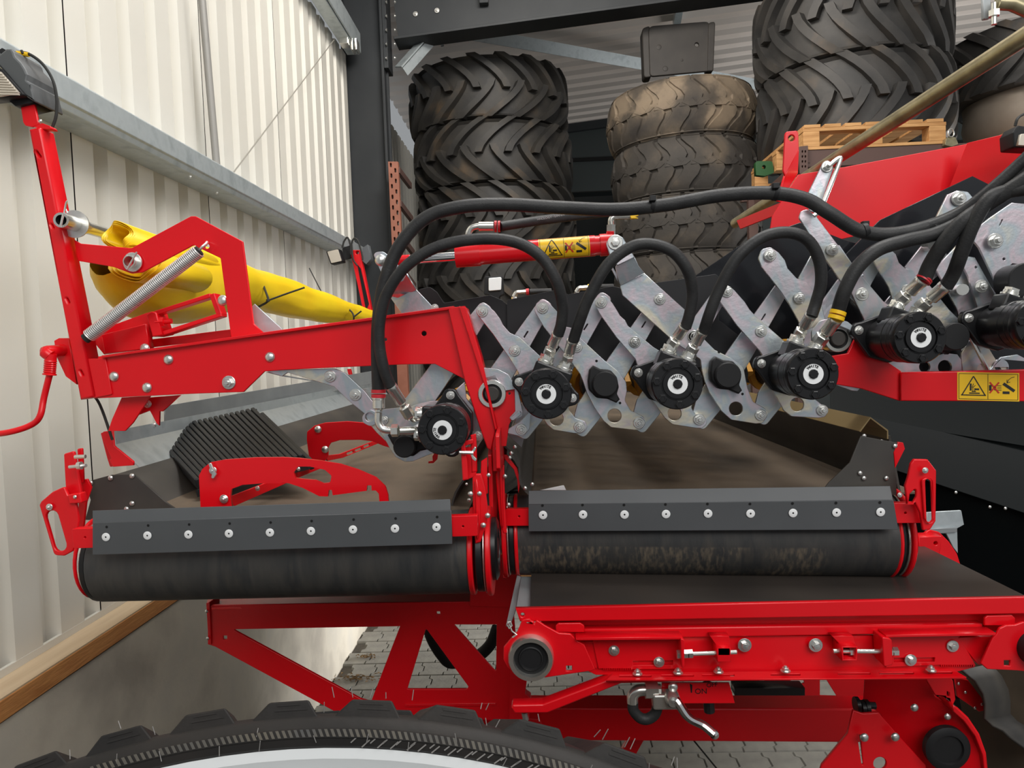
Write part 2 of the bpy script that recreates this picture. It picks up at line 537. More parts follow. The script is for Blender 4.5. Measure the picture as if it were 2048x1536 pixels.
base = MB().box((-1.60, 5.7, .59), (.28, 11.4, 1.265)).build('baseboard_left', CONC)
mark(base, 'rough concrete base wall under the timber sill', 'wall', kind='structure')
sill = thing('trim_1', 'orange brown timber sill laid on the concrete base wall', 'timber', (-1.51, 5.7, 1.23)); sill['kind'] = 'structure'
MB().box((-1.507, 5.7, 1.286), (.10, 11.4, .005)).build('planed_top', WOODTOP, sill)
MB().box((-1.507, 5.7, 1.255), (.104, 11.4, .058)).build('sawn_board', WOODSIDE, sill, bevel=.003)

# steel rails on the wall
girt = thing('wall_rail', 'pale blue grey galvanised rail running along the cream wall', 'rail', (-1.45, 5.7, 2.95)); girt['kind'] = 'structure'
gp = [(-.001, .082), (.150, .082), (.156, .075), (.156, .003), (.150, -.004), (.142, -.022), (.10, -.012), (0, -.012)]
mb = MB(); n = len(gp)
v = [(XW + a, yy, 2.955 + b) for yy in (.3, 6.25) for a, b in gp]
mb.add(v, [(i, (i + 1) % n, n + (i + 1) % n, n + i) for i in range(n)] + [tuple(range(n))[::-1], tuple(range(n, 2 * n))])
mb.build('channel', GALV, girt, bevel=.002)
for p, Y in (((380, 350), 3.0), ((433, 382), 3.3), ((600, 455), 4.6)):
    bolt(girt, p[0], p[1] + 4, Y, 3.2, HEXB)

purl = MB().box((XW + .09, 3.2, 4.70), (.10, 6.0, .10)).box((XW + .15, 3.2, 4.74), (.012, 6.0, .16)).build('eaves_purlin', GALV, bevel=.003)
mark(purl, 'grey steel eaves rail at the top of the cream wall', 'rail', kind='structure')
mb = MB(); a = WX(690, 82, XW + .10)
mb.box(a, (.07, .10, .075)); mb.box(a + Vector((.05, .06, -.02)), (.016, .10, .09)); mb.box(a + Vector((.08, .06, -.02)), (.016, .10, .09))
o = mb.build('cable_anchor', NICKEL, bevel=.003); mark(o, 'silver clamp holding the thin cable under the eaves rail', 'clamp')
o = MB().tube([WX(404, 0, XW + .07), WX(434, 340, XW + .07)], .017, 14).build('conduit_pipe', M_('dull_pipe', (.30, .29, .27), .55, .3), smooth=True)
mark(o, 'upright grey steel pipe on the cream wall above the rail', 'pipe')
o = MB().tube([WX(668, 80, XW + .10), WX(463, 350, XW + .10)], .0035, 6).build('bracing_cable', M_('steel_cable', (.40, .38, .34), .5, .5), smooth=True)
mark(o, 'thin steel cable stretched diagonally across the cream wall', 'cable')

# portal frame
YP = 6.25
col = thing('steel_column', 'dark anthracite steel column bolted to the roof beam', 'column', W(735, 700, YP), None); col['kind'] = 'structure'


def vbox(x0, x1, ya, yb, z0, z1):
    return MB().box(((x0 + x1) / 2, (ya + yb) / 2, (z0 + z1) / 2), (x1 - x0, yb - ya, z1 - z0))


xl, xr = W(697, 400, YP).x + .0, W(786, 400, YP).x
vbox(xl + .01, xr - .01, YP + .09, YP + .11, 0, 5.6).build('web', ANTHRA, col)
vbox(xl - .005, xl + .016, YP, YP + .2, 0, 5.6).build('flange', ANTHRA, col, bevel=.003)
vbox(xr - .05, xr - .028, YP, YP + .2, 0, 5.6).build('flange', ANTHRA, col, bevel=.003)
vbox(xr - .026, xr + .01, YP, YP + .2, 4.55, 5.5).build('end_plate', ANTHRA, col, bevel=.003)
for yy in (4, 32, 60, 88, 116):
    for dx in (-9, 6):
        a = W(783 + dx, yy, YP - .02)
        inst('bolt', HEXB, col, Matrix.Translation(a) @ Matrix.Rotation((1 if dx > 0 else -1) * math.pi / 2, 4, 'Y') @ Matrix.Scale(.016, 4))
beam = thing('roof_beam', 'dark anthracite steel roof beam rising from the column', 'beam', W(1050, 40, YP)); beam['kind'] = 'structure'
p0, p1 = W(788, 80, YP), W(1700, -44, YP)
dirb = (p1 - p0).normalized(); upb = Vector((-dirb.z, 0, dirb.x))
mb = MB(); mb.beam(p0 + Vector((0, .10, .011)), p1 + Vector((0, .10, .011)), .24, .022, upb); mb.build('flange', ANTHRA, beam, bevel=.003)
mb = MB(); mb.beam(p0 + Vector((0, .10, .3)), p1 + Vector((0, .10, .3)), .02, .58, upb); mb.build('web', ANTHRA, beam)
for p in ((831, 28), (874, 21)): bolt(beam, p[0], p[1], YP + .085, 5, HEXB)
mb = MB(); a = W(968, 6, YP + .04); mb.box(a + Vector((0, 0, .05)), (.075, .06, .12)); mb.build('purlin_cleat', ANTHRA, beam, bevel=.004)


def bar(name, a, b, wd, th, mat, label, cat, up=(0, 1, 0)):
    o = MB().beam(a, b, th, wd, up).build(name, mat, bevel=.002)
    return mark(o, label, cat, kind='structure')


mb = MB(); a, b = W(797, 134, YP + .05), W(852, 72, YP + .18)
mb.beam(a, b, .012, .09, (.6, 0, .4)); mb.beam(a + Vector((.05, .02, -.035)), b + Vector((.05, .02, -.035)), .075, .008, (.6, 0, .4))
mb.beam(a + Vector((.01, .045, .03)), b + Vector((.01, .045, .03)), .012, .05, (.6, 0, .4))
o = mb.build('knee_brace', GALV); mark(o, 'short galvanised knee brace between column and roof beam', 'brace', kind='structure')
mb = MB(); a, b = W(925, 64, 6.9), W(1530, 172, 9.2)
mb.beam(a, b, .012, .115, (0, -.3, 1)); o = mb.build('wind_brace', GALV)
mark(o, 'flat grey wind brace running diagonally under the roof sheets', 'brace', kind='structure')
mb = MB(); mb.beam(W(1352, 52, 8.2), W(1366, -30, 6.9), .07, .10); o = mb.build('roof_tie', GALV)
mark(o, 'short grey roof strut above the square panel', 'brace', kind='structure')
o = MB().beam(W(885, 92, 7.6), W(880, 72, 7.6), .03, .03).build('roof_hook', GALV); mark(o, 'small bright bracket under the roof left of the tyres', 'bracket', kind='structure')

# roof: ribs follow the slope
roof = thing('ceiling', 'ribbed metal roof sheets above the tyre stacks', 'ceiling', (2, 6, 5.4)); roof['kind'] = 'structure'
RS = .088


def rz(x): return 5.36 + RS * (x + 1.4)


prof = []
y = 2.0
while y < 11.45:
    prof += [(y, 0), (y + .16, 0), (y + .185, .065), (y + .275, .065)]
    y += .30
xs = (-1.75, 8.0)
v = [(x, yy, rz(x) + dz) for x in xs for yy, dz in prof]; m = len(prof)
MB().add(v, [(i, i + 1, m + i + 1, m + i) for i in range(m - 1)]).build('roof_sheet', ROOF, roof)
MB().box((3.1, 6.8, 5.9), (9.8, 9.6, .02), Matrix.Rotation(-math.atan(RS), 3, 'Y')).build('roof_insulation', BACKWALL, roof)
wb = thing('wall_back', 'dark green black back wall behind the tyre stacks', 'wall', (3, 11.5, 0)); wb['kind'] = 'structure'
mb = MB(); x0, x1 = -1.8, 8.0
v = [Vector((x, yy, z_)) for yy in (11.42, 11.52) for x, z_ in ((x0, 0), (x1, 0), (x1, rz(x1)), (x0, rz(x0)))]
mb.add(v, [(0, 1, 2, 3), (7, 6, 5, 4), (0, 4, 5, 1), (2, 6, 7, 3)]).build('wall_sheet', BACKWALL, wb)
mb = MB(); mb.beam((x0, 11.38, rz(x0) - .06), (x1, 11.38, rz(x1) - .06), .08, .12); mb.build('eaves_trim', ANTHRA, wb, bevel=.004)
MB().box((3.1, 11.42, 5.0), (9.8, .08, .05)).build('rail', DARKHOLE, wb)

# floor of interlocking double-T pavers
floor = thing('floor', 'grey interlocking concrete paving on the barn floor', 'floor', (0, 5, 0)); floor['kind'] = 'structure'
MB().box((2.2, 4.8, -.05), (8.2, 13.6, .06)).build('bed', JOINT, floor)
pl, pw = .20, .165
hl = [(-.5, -.5), (-.28, -.5), (-.20, -.36), (.20, -.36), (.28, -.5), (.5, -.5), (.5, .5), (.28, .5), (.20, .64), (-.20, .64), (-.28, .5), (-.5, .5)]
mb = MB(); g = .985
N = len(hl)
v = [(b * pw * g, a * pl * g, 0) for a, b in hl] + [(b * pw * (g - .05), a * pl * (g - .06), .012) for a, b in hl]
v0 = [(b * pw * g, a * pl * g, -.05) for a, b in hl]
mb.add(v0 + v, [(i, (i + 1) % N, N + (i + 1) % N, N + i) for i in range(N)] + [(N + i, N + (i + 1) % N, 2 * N + (i + 1) % N, 2 * N + i) for i in range(N)])
mb.add(v[N:], [tuple(range(N))])
pav = keep_mesh(mb, 'paver', PAVER, smooth=False)
ix = 0
for i in range(14):
    for j in range(20):
        x = -1.39 + j * pw + (pw * .5 if i % 2 else 0); yy = 3.55 + i * pl
        inst('paver', pav, floor, Matrix.Translation((x, yy, -.012 + random.uniform(-.001, .001))))
mb = MB(); rr = random.Random(3)
for k in range(140):
    a = WZ(rr.gauss(712, 24) if k % 3 else rr.gauss(735, 10), rr.gauss(1356, 4) if k % 3 else rr.gauss(1313, 2), .012)
    s = rr.uniform(.006, .02); t = rr.uniform(0, 6.28)
    mb.add([a + Vector((s * math.cos(t), s * math.sin(t), .001)), a + Vector((-s * .4 * math.sin(t), s * .4 * math.cos(t), s * .5)), a + Vector((-s * math.cos(t), -s * math.sin(t), .002)),
            a + Vector((s * .4 * math.sin(t), -s * .4 * math.cos(t), s * .3))], [(0, 1, 2, 3)])
o = mb.build('leaves', M_('dry_leaves', (.20, .12, .05), .9)); mark(o, 'dry brown leaves swept against the concrete base wall', 'leaves', kind='stuff')

# ================================================================ TYRES


def tyre_mesh(name, R, wd, mat, nl, h, sweep, lw, curve=.5, overlap=.12, bead=.56, rib=False, flip=1, drop=.035):
    """tyre lying flat, axis z, bottom at z=0"""
    mb = MB()
    hw = wd / 2

    def rad(z):                              # carcass radius over width
        t = min(1, abs(z) / hw)
        return (R - h) * (1 - drop * t ** 2.4 - .05 * max(0, t - .8) ** 1.2 * 5 * .6)
    prof = [(R * bead, -hw * .72), (R * bead * 1.03, -hw * .80), (R * .72, -hw * .98), (R * .84, -hw * 1.0), (R * .92, -hw * .94)]
    prof += [(rad(z), z) for z in [hw * (-.86 + 1.72 * k / 10) for k in range(11)]]
    prof += [(R * .92, hw * .94), (R * .84, hw * 1.0), (R * .72, hw * .98), (R * bead * 1.03, hw * .80), (R * bead, hw * .72)]
    mb.lathe(prof, 48, cap=False)
    n = len(prof)
    # inner liner
    mb.lathe([(R * bead, -hw * .72), (R * .8, -hw * .8), (R * .9, 0), (R * .8, hw * .8), (R * bead, hw * .72)], 32, cap=False)
    NS = 6
    for side in (1, -1):
        for k in range(nl):
            a0 = 2 * math.pi * (k + (.5 if side < 0 else 0)) / nl
            v = []
            for i in range(NS + 1):
                t = i / NS
                z = side * hw * (-overlap + (1.0 + overlap) * t)
                zz = max(-hw, min(hw, z))
                ang = a0 + flip * sweep * (t ** (1 + curve)) if not rib else a0 + sweep * math.sin(t * math.pi * 1.6)
                wa = lw / R * (.85 + .35 * t) / 2
                r0 = rad(zz) - .02; r1 = R - (.012 if not rib else R * drop * .9) * t * t - (0.030 * R * max(0, t - .8) / .2)
                for da, rr_ in ((-wa * 1.25, r0), (-wa, r1), (wa, r1), (wa * 1.25, r0)):
                    v.append(Vector((rr_ * math.cos(ang + da), rr_ * math.sin(ang + da), zz)))
            # shoulder foot
            t = 1; ang = a0 + (flip * sweep if not rib else sweep * math.sin(math.pi * 1.6)); wa = lw / R * 1.2 / 2
            zz = side * hw * 1.0
            for da in (-wa * 1.25, -wa, wa, wa * 1.25):
                v.append(Vector((R * .86 * math.cos(ang + da), R * .86 * math.sin(ang + da), zz)))
            f = []
            for i in range(NS + 1):
                for q in range(3): f.append((4 * i + q, 4 * i + q + 1, 4 * i + 5 + q, 4 * i + 4 + q))
            f.append((0, 1, 2, 3)[::-1])
            mb.add(v, f)
    if rib:
        for k in range(nl):
            a0 = 2 * math.pi * (k + .25) / nl; wa = math.pi / nl * .93
            v = []
            for da, z in ((-wa, 0), (-wa * .6, hw * .12), (wa * .35, hw * .15), (wa, 0), (wa * .6, -hw * .12), (-wa * .35, -hw * .15)):
                for r_ in (R - .06, R + .001): v.append(Vector((r_ * math.cos(a0 + da), r_ * math.sin(a0 + da), z)))
            mb.add(v, [(2 * i, 2 * ((i + 1) % 6), 2 * ((i + 1) % 6) + 1, 2 * i + 1) for i in range(6)] + [(1, 3, 5, 7, 9, 11)])
    mb.v = [p + Vector((0, 0, hw)) for p in mb.v]
    return keep_mesh(mb, name, mat, smooth=True)


def put_tyre(me, c, label, group, rz_=0.0, tilt=(0, 0)):
    o = bpy.data.objects.new('tractor_tyre', me); COL.objects.link(o)
    o.location = c; o.rotation_euler = (tilt[0], tilt[1], rz_)
    return mark(o, label, 'tyre', group)


# stack behind the hydraulic cylinder
YA = 7.55; RA = .80
xa = W(981, 300, YA - RA * .2).x
WA = .575
mA = tyre_mesh('tractor_tyre', RA, WA, TYRE, 18, .068, -.42, .076)
mA2 = tyre_mesh('tractor_tyre', RA, WA, TYRE, 18, .068, -.42, .076, flip=-1)
zt = W(981, 229, YA - RA).z
labA = ['black lugged tractor tyre lying on top of the stack beside the column', 'second black lugged tyre from the top of the stack beside the column',
        'third black lugged tyre from the top of the stack beside the column', 'fourth black lugged tyre down, behind the yellow decals of the cylinder',
        'fifth black lugged tyre down, behind the small white work lamp', 'lowest hidden lugged tyres of the stack beside the column']
labA[5] = 'sixth lugged tyre down, low in the stack beside the column'
labA += ['seventh lugged tyre down, near the floor in the stack beside the column', 'bottom lugged tyre of the stack beside the column']
z = zt; k = 0
while z > .03:
    put_tyre(mA if k % 2 == 0 else mA2, (xa + (.015 * (k % 3) if k else -.012), YA, z), labA[k], 'lugged tyres stacked beside the column', .3 * k * k + 2.2, (0, 0))
    z -= WA; k += 1
ZA_LOW = z + WA
o = MB().box((xa, YA, ZA_LOW / 2), (1.2, 1.2, max(.02, ZA_LOW))).build('pallet', PALLET, bevel=.004) if ZA_LOW > .03 else None
if o: mark(o, 'wooden base under the tyre stack beside the column', 'pallet')

# dusty stack in the middle
YB = 6.75; RB = .665
xb = W(1374, 400, YB - .1).x
WB = .470
mBt = tyre_mesh('tractor_tyre', RB, WB, DUSTTYRE, 20, .020, .085, .148, rib=True, bead=.6, drop=.085)
mBt2 = tyre_mesh('tractor_tyre', RB, WB, WORNB, 20, .026, .085, .138, rib=True, bead=.6, drop=.085)
z = W(1365, 262, YB - RB).z; k = 0
labB = ['tan dusty block-tread tyre on top of the middle stack under the square panel', 'second dusty block-tread tyre of the middle stack', 'third dusty block-tread tyre of the middle stack behind the big hose',
        'fourth dusty block-tread tyre, behind the looped hose', 'fifth block-tread tyre down in the middle stack', 'sixth block-tread tyre down in the middle stack', 'seventh block-tread tyre down, near the floor in the middle stack', 'eighth block-tread tyre down, near the floor in the middle stack', 'bottom block-tread tyre of the middle stack']
while z > .1:
    put_tyre(mBt if k == 0 else mBt2, (xb + (.012 if k % 2 else -.01), YB, z), labB[min(k, 8)], 'dusty tyres of the middle stack', .7 * k + .2, (0, -.02 if k == 0 else 0))
    z -= WB; k += 1
z += WB
o = MB().box((xb, YB, z / 2), (.9, .9, z)).build('pallet', PALLET, bevel=.004)
mark(o, 'wooden base under the dusty tyres of the middle stack', 'pallet')

# square plastic panel standing on the middle stack
PDOME = DOME.copy(); PDOME.materials.clear(); PDOME.materials.append(GREYPLASTIC)
pn = thing('mudguard_panel', 'dark grey square plastic panel standing on the dusty tyre', 'panel', W(1357, 150, 6.6))
yp_ = 6.62
plate('face', [(1297, 52, 12), (1421, 42, 12), (1418, 142, 5), (1300, 153, 8)], yp_, .03, GREYPLASTIC, pn, [circ(1394, 89, 4), circ(1331, 137, 4)], bev=.006)
plate('side_lip', [(1284, 56, 10), (1300, 51, 4), (1303, 153, 4), (1288, 156, 8)], yp_ + .02, .14, GREYPLASTIC, pn, bev=.008)
plate('side_lip', [(1417, 45, 6), (1431, 42, 10), (1427, 142, 4), (1415, 142, 3)], yp_ - .01, .14, GREYPLASTIC, pn, bev=.008)
for p in ((1318, 94, 6), (1331, 137, 6), (1364, 120, 3)):
    inst('boss', PDOME, pn, at(p[0], p[1], yp_ - .002, pixr(p[2], yp_) * .8)).scale.z = .004

# big stack on the pallet at the right
YC = 6.05; RC = .725
xc = W(1712, 200, YC - .1).x
mC = tyre_mesh('tractor_tyre', RC, .62, TYREC, 19, .058, -.40, .076)
mC2 = tyre_mesh('tractor_tyre', RC, .62, TYREC, 19, .058, -.40, .076, flip=-1)
ZPAL = W(1750, 243, 5.0).z
put_tyre(mC2, (xc - .005, YC, ZPAL + .635), 'large muddy lugged tyre on top of the stack on the pallet', 'lugged tyres on the pallet', 1.0, (0, -.02))
put_tyre(mC, (xc + .01, YC, ZPAL + .01), 'large lugged tyre lying directly on the wooden pallet', 'lugged tyres on the pallet', 2.3, (0, 0))

# wheel lying at the right edge
YD = 6.2; RD = .72
xd = W(2080, 150, YD).x
wd_ = thing('spare_wheel', 'wheel with black tyre and dirty beige rim at the right edge', 'wheel', (xd, YD, ZPAL))
mD = tyre_mesh('tyre', RD, .48, TYREC, 18, .045, -.4, .08, bead=.68)
inst('tyre', mD, wd_, Matrix.Translation((xd, YD, ZPAL + .46)) @ Matrix.Rotation(-.05, 4, 'Y'))
mb = MB(); mb.lathe([(.50, .50), (.60, .46), (.595, .43), (.545, .40), (.53, .30), (.545, .2), (.52, .10), (.50, .06), (.46, 0), (0, 0)], 40)
mb.build('rim', RIMBEIGE, wd_, smooth=True, world=Matrix.Translation((xd, YD, ZPAL + .07)))
mb = MB().box((xd, YD, ZPAL + .015), (1.2, 1.0, .10)).build('rack_board', PALLET, bevel=.004); mark(mb, 'wooden board carrying the wheel at the right edge', 'board')

# wooden pallet on the brown rack
pa = thing('pallet', 'worn wooden pallet on the brown rack under two tyres', 'pallet', W(1750, 300, 5.05))
xp0, xp1 = W(1606, 270, 5.0).x, W(1893, 270, 5.0).x
zt_ = ZPAL
npl = 7
for k in range(npl):
    x0 = xp0 + (xp1 - xp0) * (k + .08) / npl
    MB().box((x0 + .052, 5.6, zt_ - .011), (.105, 1.2, .022)).build('plank', PALLET, pa, bevel=.002)
for yy in (5.05, 5.6, 6.15):
    MB().box(((xp0 + xp1) / 2, yy, zt_ - .034), (xp1 - xp0, .1, .022)).build('plank', PALLET, pa, bevel=.002)
    MB().box(((xp0 + xp1) / 2, yy, zt_ - .153), (xp1 - xp0, .1, .020)).build('plank', PALLET, pa, bevel=.002)
    for fx in (.06, .5, .94):
        MB().box((xp0 + (xp1 - xp0) * fx, yy, zt_ - .094), (.105, .1, .098)).build('block', PALLET, pa, bevel=.003)
rb = thing('pallet_rack', 'brown steel rack beam and slotted upright under the pallet', 'rack', W(1700, 330, 5.0))
zb = zt_ - .164
MB().box(((xp0 + xp1) / 2 + .15, 5.03, zb - .055), (xp1 - xp0 + .5, .05, .11)).build('beam', RACKDARK, rb, bevel=.003)
MB().box(((xp0 + xp1) / 2 + .15, 6.15, zb - .055), (xp1 - xp0 + .5, .05, .11)).build('beam', RACKDARK, rb, bevel=.003)
ho = [slot(1608 + dx, yy, 5, 3, 90) for dx in (-3, 3) for yy in (303, 313, 323, 333)]
plate('upright', [(1599, 293), (1616, 291), (1616, 347), (1599, 347)], 4.98, .05, RACKDARK, rb, ho)
MB().box((xp0 - .02, 5.06, zb / 2), (.07, .06, zb)).build('upright', RACKDARK, rb)
MB().box((xp0 - .02, 6.12, zb / 2), (.07, .06, zb)).build('upright', RACKDARK, rb)
MB().box((xp1 + .62, 5.06, zb / 2), (.07, .06, zb)).build('upright', RACKDARK, rb)
MB().box((xp1 + .62, 6.12, zb / 2), (.07, .06, zb)).build('upright', RACKDARK, rb)
MB().beam(W(1515, 405, 5.9), W(1612, 318, 5.0), .05, .05).build('side_brace', RACKDARK, rb)
# padlock-like clip at the pallet corner
cl = thing('lashing_shackle', 'small ring shackle hanging at the right corner of the pallet', 'shackle', W(1900, 285, 4.9))
mb = MB(); mb.tube([W(1902 + 6 * math.cos(t * .5), 266 + 8 * math.sin(t * .5), 4.95) for t in range(14)], .004, 6, cap=False); mb.build('ring', NICKEL, cl, smooth=True)
plate('body', [(1893, 275, 4), (1911, 274, 5), (1917, 288, 3), (1903, 293, 3), (1890, 290, 3)], 4.96, .04, OLIVE, cl)

# slotted upright of the rack left of the black tyres
ru = thing('rack_upright', 'red brown slotted rack upright in front of the steel column', 'rack', W(788, 700, 6.0))
yr = 6.05
ho = []
for k in range(9):
    ho.append(slot(781.5 + 1.1 * k, 330 + 21.2 * k, 9, 4, 86)); ho.append(slot(790.5 + 1.1 * k, 340.5 + 21.2 * k, 9, 4, 86))
plate('front_face', [(776, 323), (795.5, 323), (810, 650), (791, 650)], yr, .06, RACK, ru, ho)
for yy in (332, 399, 466, 533):
    x = 796 + (yy - 323) * .044
    MB().beam(W(x, yy + 8, yr + .03), W(x + 24, yy + 40, yr + .45), .03, .05).build('side_brace', RACKDARK, ru)
a = W(800, 640, yr); MB().box((a.x, yr + .03, a.z / 2), (.085, .06, a.z)).build('lower_post', RACK, ru)
# pale slats of the wall seen beside the rack come from the left wall panels

# green harvester behind
gm = thing('green_machine', 'dark green machine with yellow stripe standing behind the tyre stacks', 'machine', (1.2, 9.4, 0))
MB().box((.9, 9.6, 1.9), (2.4, 1.2, 1.5)).build('body', GREEN, gm, bevel=.06)
MB().box((.9, 9.58, 3.35), (2.3, 1.1, 1.4)).build('cab', HOPPER, gm, bevel=.08)
MB().box((.9, 8.99, 1.55), (2.38, .02, .12)).build('stripe', DECAL, gm)
for xx in (.1, 1.7):
    mb = MB(); mb.lathe([(.2, -.2), (.5, -.22), (.62, -.14), (.64, 0), (.62, .14), (.5, .22), (.2, .2)], 32, FRONT); mb.build('wheel', RUBBER, gm, smooth=True, world=Matrix.Translation((xx, 9.3, .64)))
g2 = thing('green_bracket', 'bright green casting behind the brown rack upright', 'bracket', W(1525, 335, 6.6))
plate('plate', [(1511, 322, 6), (1545, 322, 6), (1548, 345), (1530, 352), (1512, 350)], 5.6, .05, M_('green_casting', (.008, .07, .012), .5), g2, [circ(1528, 334, 4)])
# ================================================================ THE RED MACHINE: belts and frames
# ---- left conveyor
lc = thing('left_conveyor', 'left belt conveyor with black front roller and grey scraper strip', 'conveyor', W(555, 1200, 1.45))


def belt_loop(name, pa, pb, r, length, mat_top, mat_front, par):
    """endless belt: pa and pb are the roller axis ends, running back along +Y"""
    mb = MB(); pa, pb = Vector(pa), Vector(pb); n = 16
    def ring(p):
        v = [p + Vector((0, length, r))] + [p + Vector((0, length * (1 - k / 6), r)) for k in range(1, 6)]
        v += [p + Vector((0, -r * math.sin(math.pi * k / n), r * math.cos(math.pi * k / n))) for k in range(n + 1)]
        return v + [p + Vector((0, length, -r))]
    a, b = ring(pa), ring(pb); m = len(a)
    f = [(i, i + 1, m + i + 1, m + i) for i in range(m - 1)]
    mb.add(a + b, f)
    mb.m = [0 if i < 6 else 1 for i in range(len(f))]
    return mb.build(name, mat_top, par, smooth=True, mats=[mat_top, mat_front])


Y1 = 1.46
rl, rr_ = W(217, 1119, Y1), W(941, 1101, Y1)
belt_loop('belt', rl, rr_, .083, 3.4, BELT, ROLLERBELT, lc)
# scraper strip with its mounting bar
yS = 1.335
strip = [(185, 1021), (900, 998), (905, 1088), (185, 1110)]
plate('scraper_strip', [(185, 1046), (902, 1021), (905, 1088), (185, 1110)], yS, .006, SCRAPER, lc)
plate('scraper_lip', [(185, 1021), (900, 998), (902, 1022), (185, 1047)], yv(1000, yS + .014, 1047, yS), .006, SCRAPER, lc)
plate('mounting_bar', [(143, 1058, 4), (955, 1031, 3), (955, 1072, 3), (147, 1097, 4)], yS + .012, .02, RED, lc, [circ(170, 1075, 2.2), circ(926, 1053, 2.2)])
for x, y in ((212, 1074), (295, 1071), (377, 1069), (458, 1067), (540, 1065), (622, 1062), (706, 1059), (790, 1057), (873, 1054)):
    bolt(lc, x, y, yS - .001, 8.6, WASH)
    inst('bolt_hole', DOME, lc, at(x + 1.2, y - 20, yS - .0006, pixr(2.7, yS)) @ Matrix.Scale(.08, 4, (0, 0, 1)))
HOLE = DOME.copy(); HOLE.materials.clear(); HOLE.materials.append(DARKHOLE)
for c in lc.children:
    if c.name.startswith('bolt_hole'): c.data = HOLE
# roller ends and side plates, left end
def disc(name, c, r, t, mat, par, axis='X', seg=32, prof=None):
    mb = MB(); p = prof or [(r - .002, -t / 2), (r, -t / 2 + .002), (r, t / 2 - .002), (r - .002, t / 2)]
    rot = Matrix.Rotation(math.pi / 2, 4, 'Y') if axis == 'X' else FRONT
    mb.lathe(p, seg); return mb.build(name, mat, par, smooth=True, world=Matrix.Translation(c) @ rot)


disc('roller_end', rl + Vector((-.006, 0, 0)), .082, .012, BLACKPAINT, lc)
disc('side_disc', rl + Vector((-.026, .01, .004)), .083, .006, RED, lc)
disc('spacer_ring', rl + Vector((-.018, .006, .002)), .078, .008, NICKEL, lc)
# slotted bracket at the left end
bk = thing('tension_bracket', 'red slotted tension bracket at the left end of the left conveyor', 'bracket', W(120, 1100, 1.42))
plate('slotted_plate', [(78, 1010, 8), (82, 1003, 8), (104, 984, 10), (128, 973, 6), (135, 990), (150, 1000), (158, 1040), (150, 1092, 4), (146, 1102, 8), (128, 1112, 8), (108, 1111, 10)], 1.41, .008, RED, bk,
      [slot(112, 1062, 84, 25, 74)], bev=.002)
plate('stop_plate', [(127, 908, 4), (147, 902, 4), (162, 985, 4), (165, 1000), (136, 1005), (131, 980)], 1.43, .008, RED, bk, bev=.002)
plate('stop_tongue', [(154, 898, 3), (164, 896, 3), (167, 965), (158, 968)], 1.45, .006, RED, bk, bev=.0015)
plate('block', [(134, 990, 3), (160, 986, 3), (164, 1006, 3), (138, 1008, 3)], 1.40, .02, RED, bk, bev=.002)
plate('rib', [(158, 960), (174, 958, 3), (182, 975), (172, 1005), (166, 1060), (156, 1062)], 1.46, .006, RED, bk)
bolt(bk, 99, 1014, 1.405, 7); bolt(bk, 150, 994, 1.398, 4, DOME)
mb = MB(); mb.tube([W(139, 934, 1.41), W(172, 931, 1.40)], .0035, 8); mb.tube([W(156, 932, 1.395), W(163, 931, 1.395)], .008, 10); mb.build('clamp_screw', BOLT, bk, smooth=True)
mb = MB(); mb.tube([W(150, 914, 1.41), W(171, 913, 1.41)], .004, 8); mb.build('pin', NICKEL, bk, smooth=True)

# left rubber side guard with rivets
def lean(name, near_b, near_t, Y0, Yend, th, mat, par, ripple=0):
    """side guard: near edge from bottom pixel to top pixel, running straight back"""
    a, b = W(*near_b, Y0), W(*near_t, Y0); d = Vector((0, Yend - Y0, 0))
    n = 8; mb = MB(); nrm = (b - a).cross(d).normalized()
    va = []
    for s_ in (0, 1):
        for k in range(n + 1):
            t = k / n
            p = a.lerp(b, t) + nrm * (ripple * math.sin(t * math.pi * 2.2) + (th if s_ else 0))
            va += [p, p + d]
    f = []
    m = 2 * (n + 1)
    for k in range(n):
        f.append((2 * k, 2 * k + 2, 2 * k + 3, 2 * k + 1)); f.append((m + 2 * k, m + 2 * k + 1, m + 2 * k + 3, m + 2 * k + 2))
        f.append((2 * k, m + 2 * k, m + 2 * k + 2, 2 * k + 2))
    f.append((0, 1, m + 1, m)); f.append((2 * n, m + 2 * n, m + 2 * n + 1, 2 * n + 1))
    mb.add(va, f)
    return mb.build(name, mat, par, smooth=True)


lean('rubber_guard', (300, 1042), (178, 962), 1.50, 4.6, .004, FLAP, lc, .006)
plate('guard_end', [(178, 962), (222, 950), (268, 948), (330, 1003), (352, 1018), (340, 1042), (170, 1040), (181, 1000), (176, 985)], 1.492, .004, FLAP, lc)
lean('rubber_guard', (905, 1015), (951, 905), 1.50, 4.6, .004, FLAP, lc, .004)
for p in ((181, 966), (221, 956), (264, 952), (264, 1007), (253, 1018)):
    bolt(lc, p[0], p[1], 1.490, 5.5, DOME, 'rivet')
for p in ((938, 1000), (944, 940), (948, 920)):
    bolt(lc, p[0], p[1], 1.47, 4, DOME, 'rivet')
# galvanised side sheet of the left conveyor
sg = thing('side_sheet', 'bent galvanised side sheet along the left edge of the left conveyor', 'sheet', W(250, 940, 1.75))


